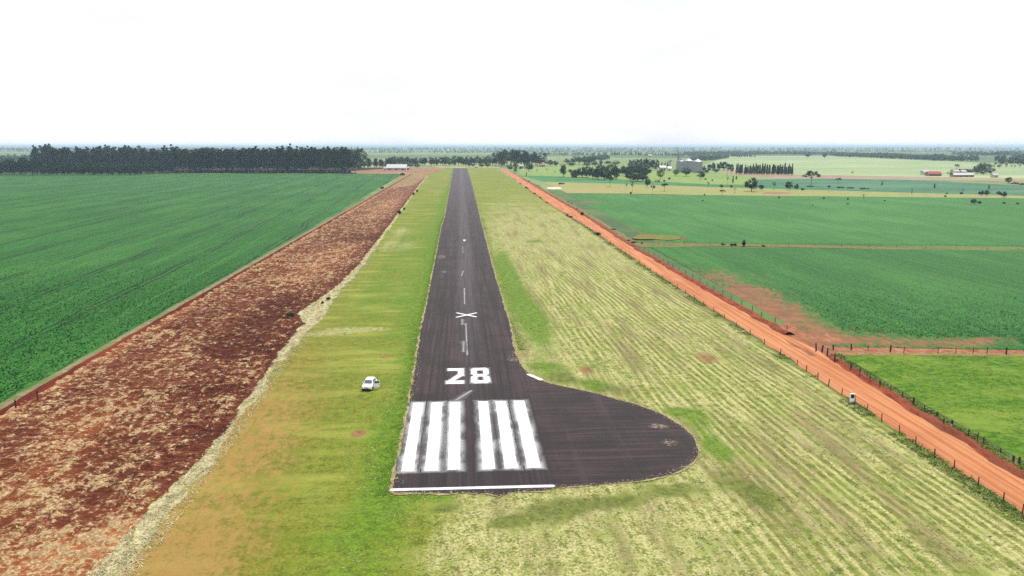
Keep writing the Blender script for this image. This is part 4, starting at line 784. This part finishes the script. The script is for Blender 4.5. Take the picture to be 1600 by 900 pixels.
tw = lattice('elevator_tower', 1059, 269, 1.3, 28, 'tall thin grain elevator tower beside the left silo', 'tower', 2.2)
MB().box(0, 30, -.8, .8, 21.6, 22.6).box(0, 14, -.5, .5, 25, 25.7).build('conveyor', STEEL, tw)
lattice('dryer_tower', 1046.5, 266, 2.6, 13, 'grey dryer tower left of the elevator tower', 'tower', 3)
def pole(px, py, hpx, label):
    x, y, t = ray(px, py); h = hpx*t; b = empty('utility_pole', (x, y, 0)); tag(b, label, 'pole', 'wooden utility poles')
    MB().tube([(0, 0, -.2), (0, 0, h)], [.22, .15], 8).build('post', BARK, b); MB().box(-1.3, 1.3, -.1, .1, h-.8, h-.6).build('crossarm', BARK, b)
    for sx in (-1.1, 0, 1.1): MB().lathe([(.06, 0), (.1, .1), (.1, .2), (.04, .3)], 8).build('insulator', WHITE, b, loc=(sx, 0, h-.6 if sx else h))
pole(1424.5, 303.5, 9.5, 'utility pole with crossarm on the upper pasture edge'); pole(1504, 303.5, 9, 'utility pole below the white roofed farm'); pole(1148, 302.5, 9, 'thin pole in the yellow pasture near small round trees'); pole(1136, 276, 14, 'thin tall pole before the conifer row'); pole(1349, 0 or 311, 8, 'thin pole in the yellow pasture right of the umbrella trees')

# ------------------------------------------------------------------ fences
POST = plain('fence_wood', C(92, 74, 62), .95, .1, 0, .3); WIRE = plain('wire', (.16, .14, .12), .7, .2, .3)
pmesh = [MB().tube([(0, 0, -.15), (.01, .01, .6), (.0, .02, 1.2)], [r_, r_*.95, r_*.9], 7).mesh('post') for r_ in (.07, .085, .15)]
for q in pmesh: q.materials.append(POST)
def fence(pts, label, h=1.15, thick=(0, 0, 1), zf=None):
    pts = [(x, y, (zf(x, y) if zf else .05)) for x, y in pts]; b = empty('wire_fence', pts[0]); tag(b, label, 'fence', None); ox, oy, oz = pts[0]
    for i, (x, y, z) in enumerate(pts):
        o = link('post', pmesh[int(rng.choice(thick))], None, b, (x-ox, y-oy, z-oz)); o.rotation_euler = (rng.normal()*.05, rng.normal()*.05, rng.uniform(0, 6)); o.scale = (1, 1, h/1.2*rng.uniform(.85, 1.15))
    for zz in (.35, .7, .98):
        w = MB().tube([(x-ox, y-oy, z-oz+zz*h) for x, y, z in pts], [.008]*len(pts), 4); w.build('wire', WIRE, b)
fp = GP([(1655, 851), (1600, 806), (1583, 785), (1543.5, 759), (1504, 734), (1471, 713.5), (1440, 694), (1413.5, 677), (1384, 658.5), (1359.5, 643), (1338, 630.5), (1317.5, 617), (1297, 603), (1279, 592), (1262, 580), (1245.5, 571)])
ye = fp[-1][1]; ex = [(float(roLx(y))-.55, y) for y in np.arange(ye+7, 620, 7.5)]
fence([(min(x, float(roLx(y))-.4), y) for x, y in fp]+ex, 'long wire fence with thin posts along the left edge of the red road', 1.1, (0, 0, 0, 1))
rp = GP([(1590.5, 733), (1582, 730), (1562, 716), (1535.5, 700), (1526, 693), (1511.5, 686), (1487, 670), (1473, 668), (1463, 657), (1444, 647), (1427, 636.5), (1409, 627), (1391, 617), (1375, 607), (1358.5, 596.5), (1343, 588), (1329, 580), (1304, 566), (1292.5, 556.5), (1284.5, 551), (1275, 549)])
fence(GP([(1650, 771), (1615, 748)])+rp, 'dark wooden post fence on the grassy bank beside the pasture', 1.2, (0, 1, 2, 2), lambda x, y: .25)
tp = GP([(1284, 549), (1302, 547), (1330, 547), (1356, 547.5), (1391, 550), (1412, 552), (1465, 551), (1493, 552), (1520, 552.5), (1542, 553), (1572, 553.5), (1604, 554.5), (1640, 556)])
fence(tp, 'wire fence between the pasture and the young soybean field', 1.15, (0, 1, 2))
bp = [(x, y) for x, y in resample(GP([(990, 381), (1150, 383), (1400, 388), (1640, 393.5)]), 9.)]
fence(bp, 'thin wire fence along the line between the two right fields', 1.2, (0, 0, 1))
rf_ = [(float(xr(y))+1.7, y) for y in np.arange(yj1+3, 285, 6.5)]
fence(rf_, 'thin wire fence on the red bank along the right side of the road', 1.1, (0, 0, 1), lambda x, y: .35)
gp = resample(GP([(812, 272.8), (880, 274.5), (960, 277)]), 14.); fence(gp, 'far wire fence below the lime pasture by the clump', 1.4, (2, 2))
def lone_post(px, py, label):
    x, y = G(px, py); b = tag(link('fence_post', pmesh[1], None, None, (x, y, .1)), label, 'post'); b.scale = (1.3, 1.3, 1.25)
lone_post(25, 641, 'lone wooden post on the grass verge by the left crop field'); lone_post(59, 626, 'second lone wooden post farther along the left verge')
# white marker with a black panel by the road
x, y = G(1329.5, 630); mk = empty('road_marker', (x+.15, y, .05), R(-14)); tag(mk, 'white marker post with a black upper panel by the road fence', 'marker')
MB().box(-.34, .34, -.12, .12, 0, 1.45).build('body', plain('white_paint', (.8, .8, .8), .6), mk, bevel=.03); MB().box(-.24, .24, -.14, -.122, .78, 1.36).build('panel', plain('black_paint', (.015, .015, .017), .5), mk)
MB().box(-.24, .24, .122, .14, .78, 1.36).build('panel', bpy.data.materials['black_paint'], mk)

# ------------------------------------------------------------------ the parked car, its driver's door open
def build_car(px, py, rz):
    x, y = G(px, py); b = empty('parked_car', (x, y, .06), rz); tag(b, 'small white hatchback parked on the grass with its driver door open', 'car')
    CP = NT('car_paint').out((.80, .81, .82), .28, spec=.5); GL = NT('tinted_glass').out((.07, .11, .13), .08, spec=.8); BK = plain('black_plastic', (.015, .015, .017), .6); TY = plain('tyre_rubber', (.02, .02, .02), .9); AL = plain('alloy', (.55, .56, .58), .35, .5, .6)
    # car frame: front towards -Y; stations (y, half width at sill, half width at belt, belt z, roof half width, roof z)
    def prof(rows, name, mat, par, bev=.05, smooth=True):
        me = bpy.data.meshes.new(name); v = []; f = []
        for r in rows: v += r
        n = len(rows[0])
        for i in range(len(rows)-1):
            for j in range(n-1): k = i*n+j; f.append((k, k+1, k+n+1, k+n))
        f.append(tuple(range(n))[::-1]); f.append(tuple((len(rows)-1)*n+j for j in range(n))); me.from_pydata(v, [], f); me.update()
        o = link(name, me, mat, par)
        bm = bmesh.new(); bm.from_mesh(me); bmesh.ops.recalc_face_normals(bm, faces=bm.faces); bm.to_mesh(me); bm.free()
        q = o.modifiers.new('bevel', 'BEVEL'); q.width = bev; q.segments = 3; q.limit_method = 'ANGLE'; q.angle_limit = R(25)
        if smooth: me.polygons.foreach_set('use_smooth', np.ones(len(me.polygons), bool))
        return o
    def sec(yy, ws, wb, z0, zb): return [(-ws*.94, yy, z0), (-ws, yy, z0+.2), (-wb, yy, zb-.08), (-wb*.9, yy, zb), (wb*.9, yy, zb), (wb, yy, zb-.08), (ws, yy, z0+.2), (ws*.94, yy, z0)]
    body = prof([sec(-1.88, .66, .62, .32, .62), sec(-1.74, .78, .74, .24, .76), sec(-1.3, .83, .79, .22, .86), sec(-.75, .84, .80, .22, .95), sec(.2, .84, .81, .22, .97), sec(1.2, .84, .80, .22, .98), sec(1.72, .80, .76, .26, .96), sec(1.88, .72, .70, .34, .84)], 'body', CP, b)
    def rs(yy, w0, w1, z0, z1): return [(-w0, yy[0], z0), (-w1, yy[1], z1-.05), (-w1*.8, yy[1], z1), (w1*.8, yy[1], z1), (w1, yy[1], z1-.05), (w0, yy[0], z0)]
    prof([rs((-.86, -.30), .75, .60, .93, 1.44), rs((-.5, .0), .77, .62, .95, 1.49), rs((.5, .5), .77, .63, .95, 1.51), rs((1.2, 1.05), .76, .62, .95, 1.49), rs((1.68, 1.38), .72, .58, .93, 1.42)], 'cabin', CP, b, .04)
    d = .012
    MB().quad((-.63, -.83-d, 1.0), (.63, -.83-d, 1.0), (.50, -.36-d, 1.415), (-.50, -.36-d, 1.415)).build('windshield', GL, b)
    MB().quad((.58, 1.66+d, 1.0), (-.58, 1.66+d, 1.0), (-.47, 1.42+d, 1.37), (.47, 1.42+d, 1.37)).build('rear_window', GL, b)
    for s_ in (-1, 1):
        for (ya, yb, yc, yd) in ((-.62, .22, .2, -.26), (.32, 1.12, 1.0, .3)):
            q = [(s_*(.765+d), ya, 1.0), (s_*(.765+d), yb, 1.0), (s_*(.637+d), yc, 1.40), (s_*(.637+d), yd, 1.40)]; MB().quad(*(q if s_ > 0 else q[::-1])).build('side_window', GL, b)
        MB().box(s_*.6-.15, s_*.6+.15, -1.86, -1.74, .60, .74).build('headlight', AL, b, bevel=.03); MB().box(s_*.62-.1, s_*.62+.1, 1.80, 1.885, .66, .86).build('tail_light', plain('red_lens', (.4, .02, .02), .3), b, bevel=.02)
        MB().box(s_*.93-.1, s_*.93+.1, -.62, -.50, .98, 1.12).build('mirror', CP, b, bevel=.03)
        for yy in (-1.2, 1.22):
            w = MB().lathe([(.19, -.1), (.27, -.1), (.30, -.06), (.30, .06), (.27, .1), (.19, .1)], 24); w.v = [(z, px_, py_) for px_, py_, z in w.v]
            wh = empty('wheel', (s_*.77, yy, .30), 0); wh.parent = b; w.build('tyre', TY, wh, True)
            rm = MB().lathe([(.0, .07), (.06, .08), (.17, .05), (.195, .085), (.195, -.085), (.0, -.06)], 20); rm.v = [(z*s_, px_, py_) for px_, py_, z in rm.v]; rm.build('rim', AL, wh)
    MB().box(-.7, .7, -1.93, -1.80, .26, .46).build('front_bumper', BK, b, bevel=.04); MB().box(-.34, .34, -1.90, -1.84, .52, .66).build('grille', BK, b, bevel=.02); MB().box(-.7, .7, 1.82, 1.93, .3, .5).build('rear_bumper', BK, b, bevel=.04)
    MB().quad((.852, -.68, .3), (.852, .24, .3), (.815, .24, .94), (.815, -.62, .94)).build('door_opening', BK, b)
    h = empty('door', (.86, -.70, 0), R(-70)); h.parent = b      # hinged at its front edge and swung out
    MB().box(0, .09, 0, .98, .30, .95).build('panel', CP, h, bevel=.03); MB().box(.02, .05, .12, .90, .955, 1.36, .9).build('window', GL, h); MB().box(.01, .07, .04, .10, .95, 1.30).box(.01, .07, .92, .97, .95, 1.36).box(.01, .07, .10, .92, 1.36, 1.41).build('window_frame', CP, h)
    MB().box(.09, .12, .74, .9, .74, .79).build('handle', BK, h, bevel=.01)
build_car(577.5, 606.5, R(-9))

# ------------------------------------------------------------------ grass and crop growth nobody could count
def tufts(name, XY, size, mat, blades=3, z=.05, lean=.45):
    n = len(XY)*blades; P = np.repeat(XY, blades, 0); s = np.repeat(np.broadcast_to(size, len(XY)), blades)*rng.uniform(.6, 1.4, n); zz = np.repeat(np.broadcast_to(z, len(XY)), blades)
    Q = np.stack([P[:, 0]+rng.normal(size=n)*s*.5, P[:, 1]+rng.normal(size=n)*s*.5, zz+s*rng.uniform(.05, .55, n)*(1.2-lean*.8)], 1)
    tag(link(name, quads_mesh(name, leaf_quads(Q, s*.6, None, 1.6, .3)), mat), kind='stuff')
GT = mat_leaf('verge_blades', C(92, 122, 40), C(150, 170, 78), .6, None); DT = mat_leaf('dry_blades', C(196, 182, 134), C(240, 228, 186), .6, None); LT = mat_leaf('lush_blades', C(88, 146, 12), C(146, 194, 40), .5, None); CT = mat_leaf('soybean_leaves', C(24, 96, 22), C(58, 142, 46), .9, None)
def uni(n, x0, x1, y0, y1, pw=1.): return rng.uniform(x0, x1, n), y0+(y1-y0)*rng.uniform(0, 1, n)**pw
x, y = uni(8000, 0, 1, 56, 420, 1.6); k = fbm(y/6, y*0, 301) > .46; x, y = x[k], y[k]; tufts('verge_grass', np.stack([roLx(y)-.1-2.2*x**1.5, y], 1), .32, GT)
x, y = uni(10000, 0, 1, 56, yj0, 1.); tufts('bank_grass', np.stack([xr(y)+.8+1.7*x+.5*(fbm(y/3, y*0, 311)-.5), y], 1), .3, GT, 3, .2+.4*np.sin(math.pi*x))
x, y = uni(5000, 0, 1, 60, 300, 1.7); xx = plRx(y)+(swRx(y)-plRx(y)+.6)*x; tufts('straw_tufts', np.stack([xx, y], 1), .26, DT, 3, .04, 1.1)
x, y = uni(7000, 0, 1, 80, 420, 1.5); xx = np.interp(y, [p[1] for p in rwl], [p[0] for p in rwl])-.4-np.abs(rng.normal(size=len(y)))*.8; tufts('edge_grass', np.stack([xx, y], 1), .15, LT)
x, y = uni(5000, 0, 1, 140, 420, 1.5); xx = np.interp(y, [p[1] for p in rr], [p[0] for p in rr])+.5+np.abs(rng.normal(size=len(y)))*1.0; tufts('edge_grass', np.stack([xx, y], 1), .15, LT)
po = np.array(resample(outline, .25)); po = po[po[:, 1] < 140]; po = po[rng.uniform(size=len(po)) < .9]; po = np.concatenate([po+rng.normal(size=po.shape)*.35 for _ in range(3)]); tufts('dry_edge_tufts', po, .15, DT, 3, .13, .9)
x, y = uni(15000, -12, 58, 58, 170, 1.5)
from mathutils.geometry import intersect_point_tri_2d
def inside(P, poly):
    x, y = P[:, 0], P[:, 1]; r = np.zeros(len(P), bool); q = poly[-1]
    for p in poly:
        if p[1] != q[1]: r ^= ((p[1] > y) != (q[1] > y)) & (x < (q[0]-p[0])*(y-p[1])/(q[1]-p[1])+p[0])
        q = p
    return r
P = np.stack([x, y], 1); P = P[~inside(P, outline) & (fbm(x/4, y/4, 305) > .42)]; k = rng.uniform(size=len(P)) < .55
tufts('dry_sward', P[k], .2, DT, 3, .04, 1.1); tufts('green_sward', P[~k], .2, GT, 3, .04, 1.0)
x, y = uni(9000, 69.5, 120, 60, 134, 1.); tufts('pasture_tufts', np.stack([x, y], 1)[fbm(x/5, y/5, 306) > .45], .22, LT, 3, .05, .9)
def canopy(name, x, y, z, s, mat): P = np.stack([x, y, z], 1); tag(link(name, quads_mesh(name, leaf_quads(P, np.full(len(P), s), None, 1.3)), mat), kind='stuff')
x, y = uni(90000, -150, -69.3, y_near, 290, 1.7); k = rng.uniform(size=len(x)) > sst(y, 130, 285); x, y = x[k], y[k]; canopy('soybean_canopy', x, y, .62+rng.normal(size=len(x))*.09, .17, CT)
x, y = uni(60000, 74, 170, 138, 260, 1.3); k = (rng.uniform(size=len(x)) > sst(y, 132, 215)) & (rng.uniform(size=len(x)) > sst(x, 110, 168)) & (y > 139-.13*(x-70)) & (soilA(x, y)+.5*(fbm(x/3, y/3, 307)-.5) < .4); x, y = x[k], y[k]; canopy('soybean_canopy', x, y, .40+rng.normal(size=len(x))*.06, .13, CT)
